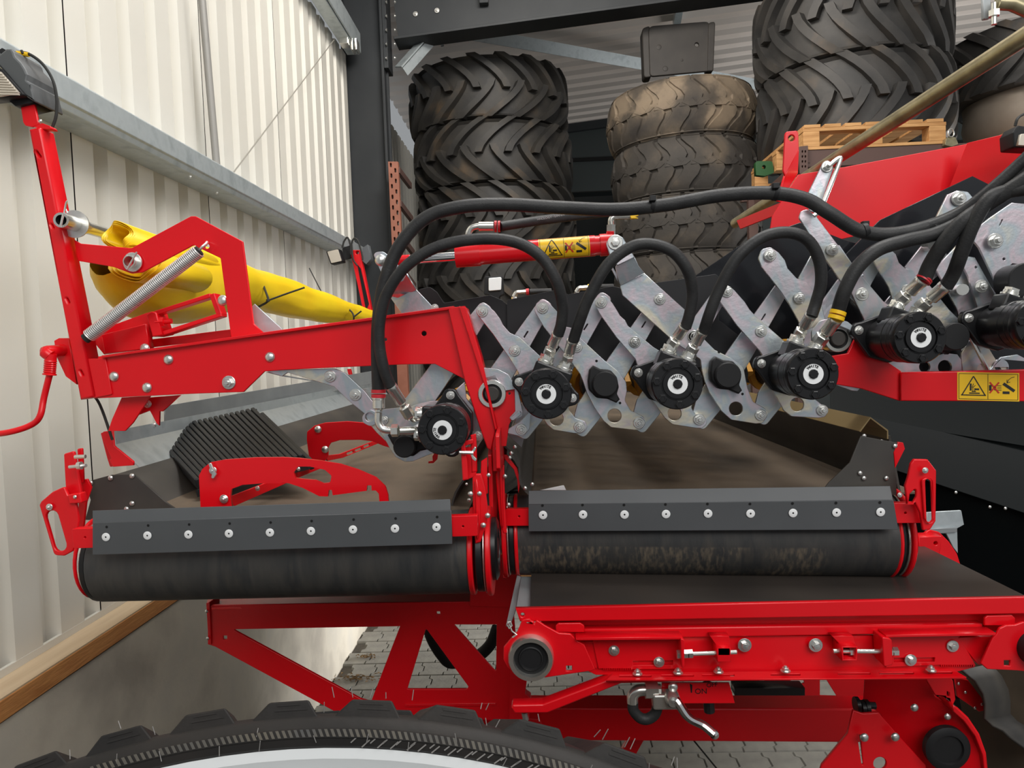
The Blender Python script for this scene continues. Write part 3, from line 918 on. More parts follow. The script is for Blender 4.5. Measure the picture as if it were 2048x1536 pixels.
def extr(name, pts, Y0, Yend, th, mat, par, bev=.001):
    """thin folded sheet: section polyline at Y0, running straight back to Yend"""
    P = [W(x, y, Y0) for x, y in pts]; mb = MB(); n = len(P)
    N_ = []
    for i in range(n):
        d = (P[min(i + 1, n - 1)] - P[max(i - 1, 0)]); N_.append(Vector((-d.z, 0, d.x)).normalized() * th)
    Q = [p + q for p, q in zip(P, N_)]
    ring = P + Q[::-1]; d = Vector((0, Yend - Y0, 0)); m = len(ring)
    mb.add(ring + [p + d for p in ring], [(i, (i + 1) % m, m + (i + 1) % m, m + i) for i in range(m)]
           + [(i, i + 1, m - 2 - i, m - 1 - i) for i in range(n - 1)])
    return mb.build(name, mat, par)


extr('folded_sheet', [(226, 862), (230, 890), (283, 941)], 1.72, 4.6, .003, GALV, sg)
plate('end_bracket', [(201, 866, 3), (226, 860), (232, 890), (262, 920), (258, 928), (220, 934, 3), (214, 916)], 1.74, .006, RED, sg)
bolt(sg, 307, 850, 1.9, 6, DOME, 'rivet')
plate('far_cover', [(330, 812), (780, 736), (780, 760), (330, 850)], ((330, 2.3), (780, 4.4)), .004, GREYPLATE, sg)

# dark profiled mat lying over the left conveyor, with its red holder
sm = thing('slatted_mat', 'black mat of parallel rubber slats lying across the left conveyor', 'mat', W(450, 900, 1.8))
for i in range(21):
    x0 = 305 + 10.6 * i; y0 = 868 - 2.35 * i
    if i == 20: x0 += 8; y0 += 12
    a = W(x0, y0, 2.12); b = W(x0 + 92 + i * .3, y0 + 100 - i * .2, 1.66)
    MB().beam(a, b, .011, .026, (0, -.4, 1)).build('slat', PLASTIC, sm, bevel=.003)
MB().beam(W(308, 872, 2.15), W(512, 822, 2.15), .02, .012).build('mat_backing', PLASTIC, sm)
MB().beam(W(399, 985, 1.64), W(620, 930, 1.64), .03, .016).build('mat_backing', PLASTIC, sm)
qd = thing('front_quadrant', 'red curved quadrant plate with wing nut above the left scraper strip', 'quadrant plate', W(580, 1000, 1.42))
ol = zC([(1128, 640, 30), (1150, 595, 20), (1205, 550, 12), (1300, 532, 40), (1500, 518, 40), (1690, 516, 40)]) + zD([(0, 515, 30), (120, 521, 30), (260, 537, 40), (400, 560, 40), (520, 598, 40), (640, 650, 40), (703, 710, 30), (722, 770, 10), (726, 822), (664, 822),
     (660, 760, 14), (640, 738, 10), (612, 738), (610, 704), (582, 704), (578, 740), (352, 770), (346, 735), (326, 735), (320, 778), (262, 776), (150, 720, 40), (60, 690, 40), (0, 684, 40)]) + zC([(1700, 690, 40), (1560, 690, 40), (1420, 700, 30), (1345, 728, 8), (1338, 770), (1352, 870), (1140, 870)])
kid = zD([(90, 618, 14), (120, 578, 16), (200, 578, 20), (300, 600, 20), (345, 640, 20), (335, 685, 16), (290, 690, 14), (235, 668, 16), (150, 660, 16), (105, 655, 10)])
plate('curved_plate', ol, 1.44, .006, RED, qd, [kid, circ(428, 944, 2.5)], bev=.001)
plate('holder_plate', [(401, 948), (434, 992), (436, 1008), (404, 1012)], 1.448, .005, RED, qd)
plate('perforated_bar', [(444, 1000), (600, 940), (640, 930), (642, 937), (606, 952), (470, 1012)], ((444, 1.47), (640, 1.72)), .005, RED, qd)
bolt(qd, 426, 941, 1.435, 8); bolt(qd, 448, 998, 1.435, 9); bolt(qd, 515, 977, 1.47, 5, DOME); bolt(qd, 597, 938, 1.6, 4, DOME); bolt(qd, 459, 1009, 1.46, 3.5, DOME)
plate('wing_nut', [(416, 927, 3), (422, 926, 3), (426, 936), (433, 948), (427, 958, 3), (422, 956, 3), (424, 946), (420, 938)], 1.428, .004, BOLT, qd)
qb = thing('rear_quadrant', 'darker red quadrant plate with two bolts at the back of the left conveyor', 'quadrant plate', W(640, 920, 1.95))
plate('curved_plate', zD([(178, 400, 20), (180, 345, 20), (230, 305, 12), (300, 285, 20), (450, 276, 40), (560, 285, 40), (660, 330), (760, 460, 10), (690, 440), (620, 410, 30), (540, 400, 40), (400, 402, 30), (340, 420, 10), (322, 450), (322, 510, 8), (300, 540, 6), (196, 537, 6)]),
      1.95, .006, RED, qb, bev=.001)
plate('perforated_bar', zD([(300, 505), (400, 495), (650, 400), (655, 425), (420, 520), (320, 540)]), ((650, 1.98), (760, 2.3)), .005, RED, qb, [zD(slot(470, 487, 50, 16, -20)), zD(slot(525, 465, 50, 16, -20)), zD(slot(580, 440, 45, 16, -20))])
bolt(qb, 636, 859, 1.945, 7.5, DOME); bolt(qb, 650, 899, 1.945, 7.5, DOME)
plate('hook', zD([(990, 545), (1020, 540), (1018, 510), (1030, 490), (1055, 490), (1050, 530), (1025, 555), (992, 557)]), 1.9, .006, RED, qb, bev=0)

# ---- cluster of side plates between the two conveyors
mc = thing('side_plate_pair', 'red side plates and roller bearings between the left and right conveyors', 'side plate', W(960, 1180, 1.42))


def fore(name, x, y0, y1, dx, Y, wd, mat, par, lo=0, t=.008):
    """plate seen on edge: stands in a Y-Z plane, leaning dx pixels from y0 to y1"""
    a, b = W(x, y0, Y), W(x + dx, y1, Y)
    mb = MB(); d = Vector((0, wd, 0)); s_ = Vector((t, 0, 0)); n = 6
    prof = [(0, .25), (.06, .05), (.12, 0), (.85, 0), (.95, .06), (1, .3)]
    v = []
    for q, back in prof:
        p = a.lerp(b, q)
        v += [p + d * back, p + d * back + s_, p + d * (1 - back * .6) + s_, p + d * (1 - back * .6)]
    f = []
    for i in range(n - 1):
        for k in range(4): f.append((4 * i + k, 4 * i + (k + 1) % 4, 4 * i + 4 + (k + 1) % 4, 4 * i + 4 + k))
    f += [(0, 1, 2, 3)[::-1], tuple(4 * (n - 1) + k for k in range(4))]
    mb.add(v, f)
    return mb.build(name, mat, par, bevel=.0015)


zX = zf(900, 850, 878 / 200)
plate('stop_plate', zX([(88, 122, 8), (122, 112, 8), (150, 320), (160, 480, 6), (110, 490, 8)]), 1.37, .01, RED, mc, bev=.002)
plate('stop_cross', zX([(120, 145), (200, 125), (205, 160), (125, 185)]), 1.39, .008, RED, mc)
plate('stop_plate', zX([(178, 92, 6), (226, 78, 8), (232, 180), (238, 410), (190, 420)]), 1.40, .01, RED, mc, bev=.002)
plate('stop_face', zX([(130, 200), (190, 190), (235, 400), (225, 450), (150, 480)]), 1.402, .006, RED, mc)
plate('wing_nut', zX([(190, 225, 8), (215, 190, 8), (232, 200, 8), (220, 230), (200, 245), (205, 270), (235, 300, 8), (225, 322, 8), (195, 300), (180, 260)]), 1.37, .006, BOLT, mc)
mb = MB(); mb.tube([zXp for zXp in (W(*zX([(78, 240)])[0], 1.36), W(*zX([(200, 245)])[0], 1.37))], .0035, 8); mb.build('clamp_screw', BOLT, mc, smooth=True)
plate('edge_plate', zX([(196, 470, 10), (225, 430, 10), (270, 430, 10), (310, 560), (330, 720), (322, 860), (268, 1030, 8), (222, 1045, 6), (200, 700)]), 1.385, .01, RED, mc, [], bev=.002)
plate('edge_rib', zX([(215, 500, 6), (235, 470), (262, 640), (268, 850), (250, 1000), (232, 1000)]), 1.378, .006, RED, mc, bev=.002)
plate('edge_plate', zX([(272, 320, 8), (325, 285, 6), (332, 600), (300, 620), (268, 430)]), 1.41, .008, RED, mc, bev=.0015)
fore('side_plate', 990, 862, 950, 3, 1.42, .3, RED, mc)
rc = Vector(rr_)
disc('belt_rim', rc + Vector((.006, 0, 0)), .086, .010, RED, mc)
disc('roller_end', rc + Vector((.022, 0, 0)), .080, .014, BLACKPAINT, mc)
disc('spacer_ring', rc + Vector((.032, 0, 0)), .083, .003, NICKEL, mc)
disc('bearing_plate', rc + Vector((.040, 0, 0)), .088, .010, RED, mc)
disc('bearing_cap', rc + Vector((.050, -.002, .004)), .062, .014, BLACKPAINT, mc, prof=[(.062, -.007), (.062, .003), (.055, .007), (.040, .007), (.038, .002), (.022, .002), (.02, .006), (0, .006)])
for p in ((180, 605, 8), (258, 602, 7), (330, 795, 8), (292, 880, 8), (338, 440, 6), (145, 518, 4)):
    q = zX([p[:2]])[0]; bolt(mc, q[0], q[1], 1.375, p[2] * .7, DOME)
fore('rear_plate', 975, 880, 1130, 6, 1.50, .5, RED, mc)

# ---- right conveyor (turned slightly, right end nearer)
rv = thing('right_conveyor', 'right belt conveyor with dusty black front roller and grey scraper strip', 'conveyor', W(1420, 1150, 1.5))
YL, YR_ = 1.55, 1.455
Yt = ((1057, YL), (1790, YR_))
ra, rb_ = W(1038, 1069, YL + .115), W(1761, 1066, YR_ + .112)
dried_soil(ROLLERDUST, (ra.z + rb_.z) / 2 - .008, 0, .545)
belt_loop('belt', ra, rb_, .090, 3.6, BELT, ROLLERDUST, rv)
fy = yfun(Yt)
plate('scraper_strip', [(1057, 1008), (1787, 1000), (1797, 1059), (1057, 1063)], Yt, .006, SCRAPER, rv)
plate('scraper_lip', [(1057, 981), (1780, 972), (1787, 1001), (1057, 1009)], lambda x, y: fy(x, y) + .014 * max(0, (1006 - y) / 28), .006, SCRAPER, rv)
plate('mounting_bar', [(1010, 1019, 3), (1842, 1006, 3), (1846, 1046, 3), (1012, 1052, 3)], lambda x, y: fy(x, y) + .012, .02, RED, rv, [circ(1038, 1033, 2.2), circ(1811, 1026, 2.5)])
for x, y in ((1086, 1030), (1166, 1029), (1249, 1029), (1332, 1028), (1416, 1027), (1501, 1027), (1586, 1026), (1673, 1025), (1761, 1024)):
    bolt(rv, x, y, fy(x, y) - .001, 8.6, WASH)
    o = inst('bolt_hole', HOLE, rv, at(x - 1, y - 19, fy(x, y) - .0006, pixr(2.8, 1.5)) @ Matrix.Scale(.08, 4, (0, 0, 1)))
disc('roller_end', rb_ + Vector((.008, 0, 0)), .088, .012, BLACKPAINT, rv)
disc('belt_rim', rb_ + Vector((.003, 0, 0)), .092, .007, RED, rv)
disc('side_disc', rb_ + Vector((.028, .0, .002)), .094, .008, RED, rv)
disc('spacer_ring', rb_ + Vector((.019, 0, 0)), .09, .004, NICKEL, rv)
disc('belt_rim', ra + Vector((-.004, 0, 0)), .092, .008, RED, rv)
disc('roller_end', ra + Vector((-.014, 0, 0)), .088, .012, BLACKPAINT, rv)
disc('spacer_ring', ra + Vector((-.022, 0, 0)), .09, .003, NICKEL, rv)
disc('side_disc', ra + Vector((-.030, 0, 0)), .094, .010, RED, rv)
plate('end_plate', zX([(398, 440, 10), (420, 370, 10), (475, 352, 8), (482, 700), (500, 950, 8), (470, 955, 8), (440, 880)]), 1.53, .01, RED, rv, bev=.002)
plate('end_rib', zX([(432, 385, 6), (455, 370, 6), (470, 900), (455, 890)]), 1.522, .006, RED, rv, bev=.0015)
q = zX([(482, 450)])[0]; bolt(rv, q[0], q[1], 1.52, 4.5, DOME); q = zX([(515, 700)])[0]; bolt(rv, q[0], q[1], 1.53, 4.5, DOME)
# right end: slotted bracket
plate('slotted_bracket', zM([(1200, 640, 30), (1220, 540, 30), (1245, 506, 10), (1345, 508, 14), (1385, 560, 20), (1408, 590, 14), (1404, 960, 20), (1365, 1020, 12), (1310, 1030, 10), (1290, 900), (1255, 830), (1195, 830), (1180, 700)]), 1.44, .008, RED, rv, [zM(slot(1352, 810, 320, 60, 88)), zM([(1205, 830), (1215, 760), (1260, 715, 14), (1262, 780), (1235, 830)])], bev=.002)
plate('slot_rim', zM([(1300, 655, 40), (1340, 640, 30), (1372, 660, 30), (1398, 940, 30), (1350, 985, 20), (1320, 940, 20)]), 1.434, .004, RED, rv, [zM(slot(1352, 810, 318, 40, 88))], bev=.0015)
q = zM([(1325, 588)])[0]; bolt(rv, q[0], q[1], 1.43, 6)
q = zM([(1140, 768)])[0]; bolt(rv, q[0], q[1], 1.45, 5)
# right rubber guard and rivets
gb, gt = W(1657, 973, 1.50), W(1797, 884, 1.50)
mb = MB(); zb_ = ra.z + .085
ga, gb_, gc_, gd_ = Vector((.755, 1.60, zb_)), Vector((.735, 1.60, gt.z)), Vector((.735, 4.6, gt.z)), Vector((.755, 4.6, zb_))
mb.add([ga, gb_, gc_, gd_] + [q + Vector((.005, 0, 0)) for q in (ga, gb_, gc_, gd_)], [(0, 1, 2, 3), (7, 6, 5, 4), (0, 4, 5, 1), (1, 5, 6, 2)]).build('rubber_guard', FLAP, rv)
mb = MB(); mb.box((.745, 3.1, zb_ - .002), (.10, 3.0, .004)).build('belt_edge_seal', BELT, rv)
plate('guard_end', [(1657, 966), (1700, 925), (1722, 872), (1796, 886), (1787, 905), (1789, 930), (1794, 962), (1793, 990), (1640, 990)], 1.488, .004, FLAP, rv)
for p, dY in (((879, 335), .07), ((1005, 378), .03), ((1105, 410), .0), ((850, 608), .07), ((878, 645), .06), ((1042, 645), 0)):
    q = zM([p])[0]; bolt(rv, q[0], q[1], 1.485 + (dY if p[1] < 500 else 0), 4.6, DOME, 'rivet')
plate('guard_bracket', zM([(1095, 455), (1130, 380), (1165, 385, 6), (1178, 430), (1105, 575), (1098, 480)]), 1.52, .006, RED, rv)
extr('guard_profile', [(1721, 864), (1741, 837), (1774, 862), (1774, 878)], 1.55, 3.2, .003, BROWNSTEEL, rv)
lean('rubber_guard', (1062, 990), (1015, 890), 1.56, 4.2, .004, FLAP, rv, .008)
for p in ((660, 555), (722, 520), (538, 248), (525, 288), (570, 195)):
    q = zX([p])[0]; bolt(rv, q[0], q[1], 1.555, 4, DOME, 'rivet')
plate('guard_bracket', zX([(470, 260), (500, 262), (590, 380), (620, 500), (600, 600), (590, 480), (560, 390), (480, 300)]), 1.57, .006, RED, rv)
plate('corner_sheet', zI([(490, 1130), (620, 1130), (598, 1226)]), 1.6, .004, GREYPLATE, rv)
plate('guide_tab', zL([(365, 440), (540, 405, 8), (557, 440)]), 1.62, .004, WHITE, rv)
plate('guide_tab', zM([(755, 705), (775, 693), (1000, 703), (1000, 712)]), 1.52, .004, WHITE, rv)

# ---- lower cross conveyor
cc = thing('cross_conveyor', 'lower cross conveyor with red side rail, bolts and tension screws', 'conveyor', W(1500, 1350, 1.42))
YC_ = 1.40
tz = W(1060, 1212, YC_).z
yb_ = [WZ(1060, 1214, tz), WZ(2060, 1196, tz), WZ(1890, 1110, tz), WZ(1075, 1130, tz)]
for p in yb_: p.z = tz
mb = MB(); a, b = yb_[0], yb_[1]; d = Vector((0, .85, 0))
mb.add([a, b, b + d + Vector((-.02, 0, 0)), a + d, a - Vector((0, 0, .004)), b - Vector((0, 0, .004))], [(0, 1, 2, 3), (0, 4, 5, 1)])
BELT2 = vary(M_('smooth_dark_belt', (.04, .035, .03), .3), [(.03, .026, .024), (.055, .045, .038)], 4, 6, rough=(.22, .42))
mb.build('belt', BELT2, cc)
a0, a1 = (1033, 1216), (2080, 1195)


def off(p, dy): return (p[0], p[1] + dy)


plate('top_rail', [(1031, 1217), (2090, 1194), (2090, 1227), (1040, 1244, 6)], YC_ - .02, .012, RED, cc, [circ(1045, 1230, 4)], bev=.002)
plate('rail_web', [(1080, 1238), (2060, 1226), (2060, 1262), (1090, 1266)], YC_ + .012, .006, RED, cc)
plate('lower_rail', [(1112, 1258), (1966, 1248), (1966, 1266), (1112, 1280)], YC_ - .008, .03, RED, cc, bev=.003)
plate('rail_tab', zN([(480, 480, 20), (500, 462, 10), (660, 460, 20), (690, 480, 20), (692, 530), (480, 530)]), YC_ - .016, .006, RED, cc, bev=.0015)
plate('rail_tab', zO([(1760, 425, 20), (1780, 408, 10), (1960, 404, 20), (1985, 425, 20), (1985, 480), (1760, 480)]), YC_ - .016, .006, RED, cc, bev=.0015)
plate('side_plate', [(1150, 1274), (1918, 1270), (1952, 1334, 4), (1905, 1346), (1192, 1350), (1150, 1330)], YC_, .006, RED, cc)
# toothed sliding plates
def toothed(x0, x1, y, up):
    pts = []; n = 16
    for k in range(n):
        x = x0 + (x1 - x0) * k / n; dx = (x1 - x0) / n
        pts += [(x, y), (x + dx * .55, y), (x + dx * .55, y - 4), (x + dx * .9, y - 4)]
    return pts


plate('sliding_plate', [(1185, 1279), (1362, 1276)] + [(1366, 1338), (1265, 1339)] + toothed(1263, 1205, 1341, 1) + [(1197, 1338)], YC_ - .007, .006, RED, cc, [[(1266, 1322), (1346, 1321), (1346, 1330), (1266, 1331)]], bev=.0008)
plate('sliding_plate', [(1772, 1272), (1915, 1271), (1935, 1302), (1952, 1331, 4)] + toothed(1948, 1880, 1334, 1) + [(1790, 1334), (1772, 1335)], YC_ - .007, .006, RED, cc, [[(1788, 1316), (1870, 1315), (1870, 1324), (1788, 1325)]], bev=.0008)
plate('slide_lip', [(1152, 1276), (1364, 1274), (1364, 1279), (1152, 1281)], YC_ - .04, .04, RED, cc)
plate('slide_lip', [(1772, 1270), (1992, 1266), (1992, 1271), (1772, 1275)], YC_ - .04, .04, RED, cc)
plate('tension_lug', [(1361, 1276, 5), (1369, 1280, 4), (1369, 1332, 4), (1364, 1338, 3)], YC_ - .045, .045, RED, cc, bev=.0015)
plate('tension_lug', [(1764, 1274, 4), (1784, 1278, 8), (1786, 1330, 4), (1768, 1334, 4)], YC_ - .045, .04, RED, cc, bev=.0015)
for pts, holes in (([(1435, 1296), (1461, 1296), (1462, 1324), (1435, 1324)], [[(1438, 1297), (1458, 1297), (1458, 1309), (1438, 1309)]]), ([(1684, 1293), (1715, 1293), (1715, 1322), (1684, 1322)], [[(1687, 1296), (1712, 1296), (1712, 1319), (1687, 1319)]])):
    plate('tension_box', pts, YC_ - .045, .045, RED, cc, holes, bev=.001)
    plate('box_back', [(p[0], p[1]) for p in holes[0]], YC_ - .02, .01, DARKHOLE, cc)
plate('box_roof', [(1420, 1272), (1458, 1272), (1462, 1297), (1437, 1297)], YC_ - .03, .02, RED, cc)
plate('box_roof', [(1664, 1272), (1706, 1272), (1714, 1293), (1684, 1293)], YC_ - .03, .02, RED, cc)
for x0, x1, y0, y1, nx in ((1355, 1473, 1309, 1304, (1358, 1372, 1380)), (1666, 1792, 1302, 1303, (1703, 1766, 1778, 1790))):
    mb = MB(); mb.tube([W(x0, y0, YC_ - .03), W(x1, y1, YC_ - .03)], .0042, 10)
    for q in nx:
        t = (q - x0) / (x1 - x0); c = W(q, y0 + (y1 - y0) * t, YC_ - .03)
        mb.lathe([(.0085, -.0045), (.0085, .0045)], 6, Matrix.Translation(c) @ Matrix.Rotation(math.pi / 2, 4, 'Y'))
    mb.build('tension_screw', NICKEL, cc, smooth=True)
plate('bottom_angle', [(1226, 1346), (1906, 1338), (1933, 1354), (1212, 1360)], yv(1342, YC_ - .004, 1356, YC_ - .03), .004, RED, cc, [slot(1270, 1352, 66, 4, 0), slot(1355, 1351, 66, 4, 0), slot(1436, 1350, 66, 4, 0), slot(1571, 1349, 60, 4, 0), slot(1708, 1347, 66, 4, 0), slot(1793, 1346, 70, 4, 0), slot(1880, 1345, 50, 4, 0)])
for x, y, r in ((1228, 1301, 11), (1318, 1324, 11), (1489, 1290, 14), (1631, 1290, 14), (1821, 1320, 12), (1905, 1292, 12)):
    bolt(cc, x, y, YC_ - .009, r, HEXB)
for x, y in ((1275, 1348), (1356, 1346), (1437, 1344), (1571, 1342), (1862, 1341)):
    c = W(x, y, YC_ - .018)
    inst('bolt', NUT, cc, Matrix.Translation(c) @ Matrix.Scale(pixr(10, YC_), 4))
plate('corner_gusset', zN([(668, 600), (858, 598), (800, 770), (775, 800), (755, 770)]), YC_ - .003, .02, RED, cc)
plate('corner_gusset', zO([(1560, 570), (1820, 560), (1740, 760), (1720, 770), (1700, 750)]), YC_ - .003, .02, RED, cc)
# bearing plates
bp_ = plate('bearing_plate', zN([(100, 640, 20), (150, 580, 20), (200, 525), (235, 440, 8), (262, 432, 10), (290, 430, 6), (325, 470), (340, 438, 10), (400, 478), (505, 535, 10), (590, 540, 30), (635, 590, 10), (690, 620), (770, 800, 10), (740, 812, 10), (400, 862, 40), (240, 868, 60), (130, 790, 40), (98, 730, 20)]), YC_ - .03, .006, RED, cc,
            [zN(slot(292, 462, 66, 26, 0)), zN([(557, 775), (600, 775), (600, 812), (557, 812)])], bev=.0015)
c = W(*zN([(300, 703)])[0], YC_ - .03)
rr0 = pixr(45, YC_ - .04)
disc('bearing_ring', c + Vector((0, -.008, 0)), rr0, .016, NICKEL, cc, 'Y', 40, [(rr0 * 1.04, -.01), (rr0 * 1.04, .004), (rr0 * .98, .010), (rr0 * .80, .010), (rr0 * .76, .004), (rr0 * .76, -.01)])
disc('bearing_cap', c + Vector((0, -.006, 0)), rr0 * .77, .016, PLASTIC, cc, 'Y', 32, [(rr0 * .77, -.01), (rr0 * .77, .002), (rr0 * .58, .002), (rr0 * .55, .007), (rr0 * .5, .008), (rr0 * .46, .005), (0, .005)])
mb = MB(); mb.tube([W(*p, YC_ - .05) for p in zN([(130, 455), (150, 450), (160, 480), (140, 500), (125, 475), (140, 470), (160, 520), (195, 545), (165, 565)])], .0018, 6); mb.build('spring_clip', NICKEL, cc, smooth=True)
plate('bearing_plate', zO([(1735, 760, 10), (1820, 570), (1850, 540), (1870, 500, 30), (1920, 478, 20), (1985, 475), (2040, 455, 30), (2300, 470), (2300, 840), (2000, 810), (1780, 800, 20)]), YC_ - .03, .006, RED, cc, [zO([(1903, 735), (1948, 735), (1948, 775), (1903, 775)])], bev=.0015)
cr_ = W(2070, 1295, YC_ - .03)
disc('bearing_cap', cr_ + Vector((0, -.008, 0)), rr0, .016, PLASTIC, cc, 'Y', 40, [(rr0 * .80, -.01), (rr0 * .78, .012), (0, .012)])
plate('end_sheet', [(1042, 1153), (1072, 1153), (1064, 1213), (1033, 1214)], yv(1153, 1.62, 1213, 1.43), .004, GREYPLATE, cc)
plate('end_sheet', [(1034, 1150), (1042, 1153), (1033, 1215), (1020, 1250), (1012, 1250)], yv(1150, 1.62, 1250, 1.45), .004, GREYPLATE, cc)
# right end of the cross conveyor behind the right roller
plate('end_frame', zM([(1330, 1040), (1360, 1022, 10), (1430, 1040, 30), (1500, 1110, 30), (1560, 1200, 40), (1588, 1290, 10), (1590, 1345), (1505, 1280), (1450, 1215), (1290, 1225), (1290, 1075)]), 1.78, .008, RED, cc, bev=.0015)
plate('square_bar', zM([(1280, 1075), (1445, 1070), (1440, 1155), (1425, 1215), (1280, 1222)]), 1.74, .04, RED, cc, [zM(circ(1402, 1122, 14))], bev=.0015)
plate('zinc_cover', zM([(1340, 895), (1590, 880, 10), (1610, 985), (1560, 1012), (1565, 1195), (1530, 1150), (1480, 1050), (1330, 1050)]), 1.9, .006, GALV, cc)
plate('zinc_fold', zM([(1330, 1018), (1560, 1008), (1560, 1040), (1340, 1055)]), 1.892, .01, GREYPLATE, cc)
plate('end_seal', zM([(1420, 1210), (1460, 1222), (1510, 1275), (1490, 1270), (1450, 1235)]), 1.77, .004, WHITE, cc)
# strut from the cross conveyor to the frame
st = thing('support_strut', 'flat red bent strut bolted below the left end of the cross conveyor', 'strut', W(1100, 1410, 1.42))
plate('bent_bar', zN([(155, 1085, 14), (165, 1060, 10), (385, 1055, 10), (900, 862, 14), (1765, 860, 6), (1772, 885, 6), (960, 905, 14), (420, 1122, 14), (180, 1125, 14)]), YC_ - .02, .03, RED, st, bev=.003)
for x, y in ((1046, 1413),):
    inst('bolt', DOME, st, Matrix.Translation(W(x, y, YC_)) @ Matrix.Scale(pixr(11, YC_), 4)); mb = MB(); mb.tube([W(1049, 1425, YC_), W(1052, 1440, YC_)], .006, 8); mb.build('bolt_end', BOLT, st, smooth=True)
# valve plate with ON / OFF cut-outs
vp = thing('valve_plate', 'small red plate with punched ON and OFF signs under the cross conveyor', 'sign plate', W(1395, 1400, 1.44))
plate('plate', zN([(1258, 900), (1750, 900), (1792, 1048), (1250, 1050, 8)]), YC_ + .02, .005, RED, vp)


def text(body, px, py, Y, hpx, mat, par, name='lettering', rot=0, depth=.0006, off_=0):
    cu = bpy.data.curves.new(name, 'FONT'); cu.body = body; cu.size = pixr(hpx, Y) * 1.42; cu.extrude = depth / 2
    cu.align_x = 'CENTER'; cu.align_y = 'CENTER'; cu.materials.append(mat)
    o = bpy.data.objects.new(name, cu); COL.objects.link(o)
    parent_to(o, par, Matrix.Translation(W(px, py, Y) + Vector((0, -off_, 0))) @ FRONT @ Matrix.Rotation(rot, 4, 'Z'))
    CURVES.append(o); return o


text('ON', 1402, 1383, YC_ + .0195, 11, DARKHOLE, vp, 'lettering')
text('OFF', 1424, 1370, YC_ + .0195, 9, DARKHOLE, vp, 'lettering', rot=.1)
plate('arrow', zN([(1462, 905), (1480, 915), (1478, 970), (1470, 972)]), YC_ + .0188, .0008, DARKHOLE, vp, bev=0)
bolt(vp, 1346, 1374, YC_ - .005, 10, DOME)
va = thing('ball_valve', 'chrome lever of the ball valve below the cross conveyor', 'valve', W(1345, 1396, 1.4))
mb = MB(); P = [W(*p, Y) for p, Y in zip(zN([(1330, 1010), (1370, 1035), (1450, 1150), (1560, 1210), (1640, 1275)]), (1.385, 1.375, 1.365, 1.36, 1.35))]
mb.tube(spline(P, 6), [.012] * 2 + [.0085] * 10 + [.0078] * 13, 10); mb.lathe([(0, -.007), (.008, -.004), (.008, .004), (0, .007)], 12, Matrix.Translation(P[-1]) @ FRONT)
mb.build('lever', CHROME, va, smooth=True)
c = W(1345, 1398, YC_ - .015); disc('hub', c, .016, .03, NICKEL, va, 'Y', 20, [(.015, -.015), (.014, .008), (.010, .014), (0, .015)])
bolt(va, 1346, 1401, YC_ - .03, 6, HEXB)
MB().box(W(1330, 1398, YC_ + .005), (.05, .03, .03)).build('body', NICKEL, va, bevel=.004)
hs = thing('elbow_hose', 'short black hose bend with plated elbow beside the ball valve', 'hose', W(1280, 1400, 1.42))
MB().tube(spline([W(*p, 1.41) for p in zN([(1045, 1040), (1050, 1100), (1100, 1155), (1160, 1160), (1215, 1110), (1230, 1000)])], 6), .0105, 12).build('hose', HOSE, hs, smooth=True)
MB().tube(spline([W(*p, 1.41) for p in zN([(1042, 1045), (1045, 990), (1085, 955), (1150, 950)])], 6), .011, 12).build('elbow', NICKEL, hs, smooth=True)
mb = MB(); mb.lathe([(.0175, -.012), (.0175, .012)], 6, Matrix.Translation(W(*zN([(1180, 950)])[0], 1.41)) @ Matrix.Rotation(math.pi / 2, 4, 'Y')); mb.tube([W(*p, 1.41) for p in zN([(1200, 950), (1245, 955)])], .012, 10)
mb.build('union_nut', NICKEL, hs)
o = MB().tube(spline([W(*p, 1.5) for p in zN([(1590, 900), (1600, 1050), (1605, 1110)])], 4), .011, 10).build('hose_stub', HOSE, smooth=True); mark(o, 'short black hose end hanging under the red valve plate', 'hose')

# ---- lower red truss frame
tf = thing('truss_frame', 'red cut-out frame plate with triangular openings under the left conveyor', 'frame', W(700, 1440, 1.85))
plate('frame_plate', zQ([(45, 290, 6), (70, 275), (1830, 252), (1850, 480), (1830, 960), (1060, 905), (800, 905), (90, 520), (45, 505)]), 1.85, .008, RED, tf,
      [zQ([(190, 418, 6), (1170, 400), (1000, 842, 6), (940, 825, 6)]), zQ([(1322, 412, 8), (1572, 755, 8), (1560, 768, 5), (1213, 768, 6)]), zQ([(1485, 390, 5), (1736, 390, 5), (1732, 668, 8)]), zQ([(135, 455), (158, 455), (158, 478), (135, 478)]), zQ([(1385, 313), (1405, 313), (1405, 331), (1385, 331)])], bev=.0012)
plate('top_flange', zQ([(40, 262), (70, 120), (1850, 98), (1850, 255), (70, 290)]), yv(1150, 2.2, 1214, 1.85), .006, RED, tf)
plate('end_flange', zQ([(36, 265), (56, 262), (66, 505), (50, 508)]), 1.845, .06, RED, tf)
plate('slot_rib', zQ([(1200, 855, 5), (1730, 850, 5), (1735, 866, 5), (1200, 872, 5)]), 1.846, .006, RED, tf)
for p in ((38, 312), (44, 470)): q = zQ([p])[0]; bolt(tf, q[0], q[1], 1.84, 3.5, DOME)
plate('tie_plate', [(940, 1110), (1042, 1110), (1040, 1215), (940, 1212)], 1.84, .006, RED, tf, [[(1006, 1150), (1012, 1150), (1012, 1157), (1006, 1157)]])
plate('post', [(1024, 1270), (1058, 1330), (1050, 1388, 4), (1062, 1396, 4), (1058, 1440), (1018, 1440)], 1.8, .03, RED, tf)
lb = thing('cross_beam', 'dark red box beam low between the truss frame and the elevator side', 'beam', W(1400, 1460, 2.0))
MB().beam(W(1030, 1434, 2.05), W(1760, 1437, 2.0), .08, .092).build('box_beam', RED, lb, bevel=.004)
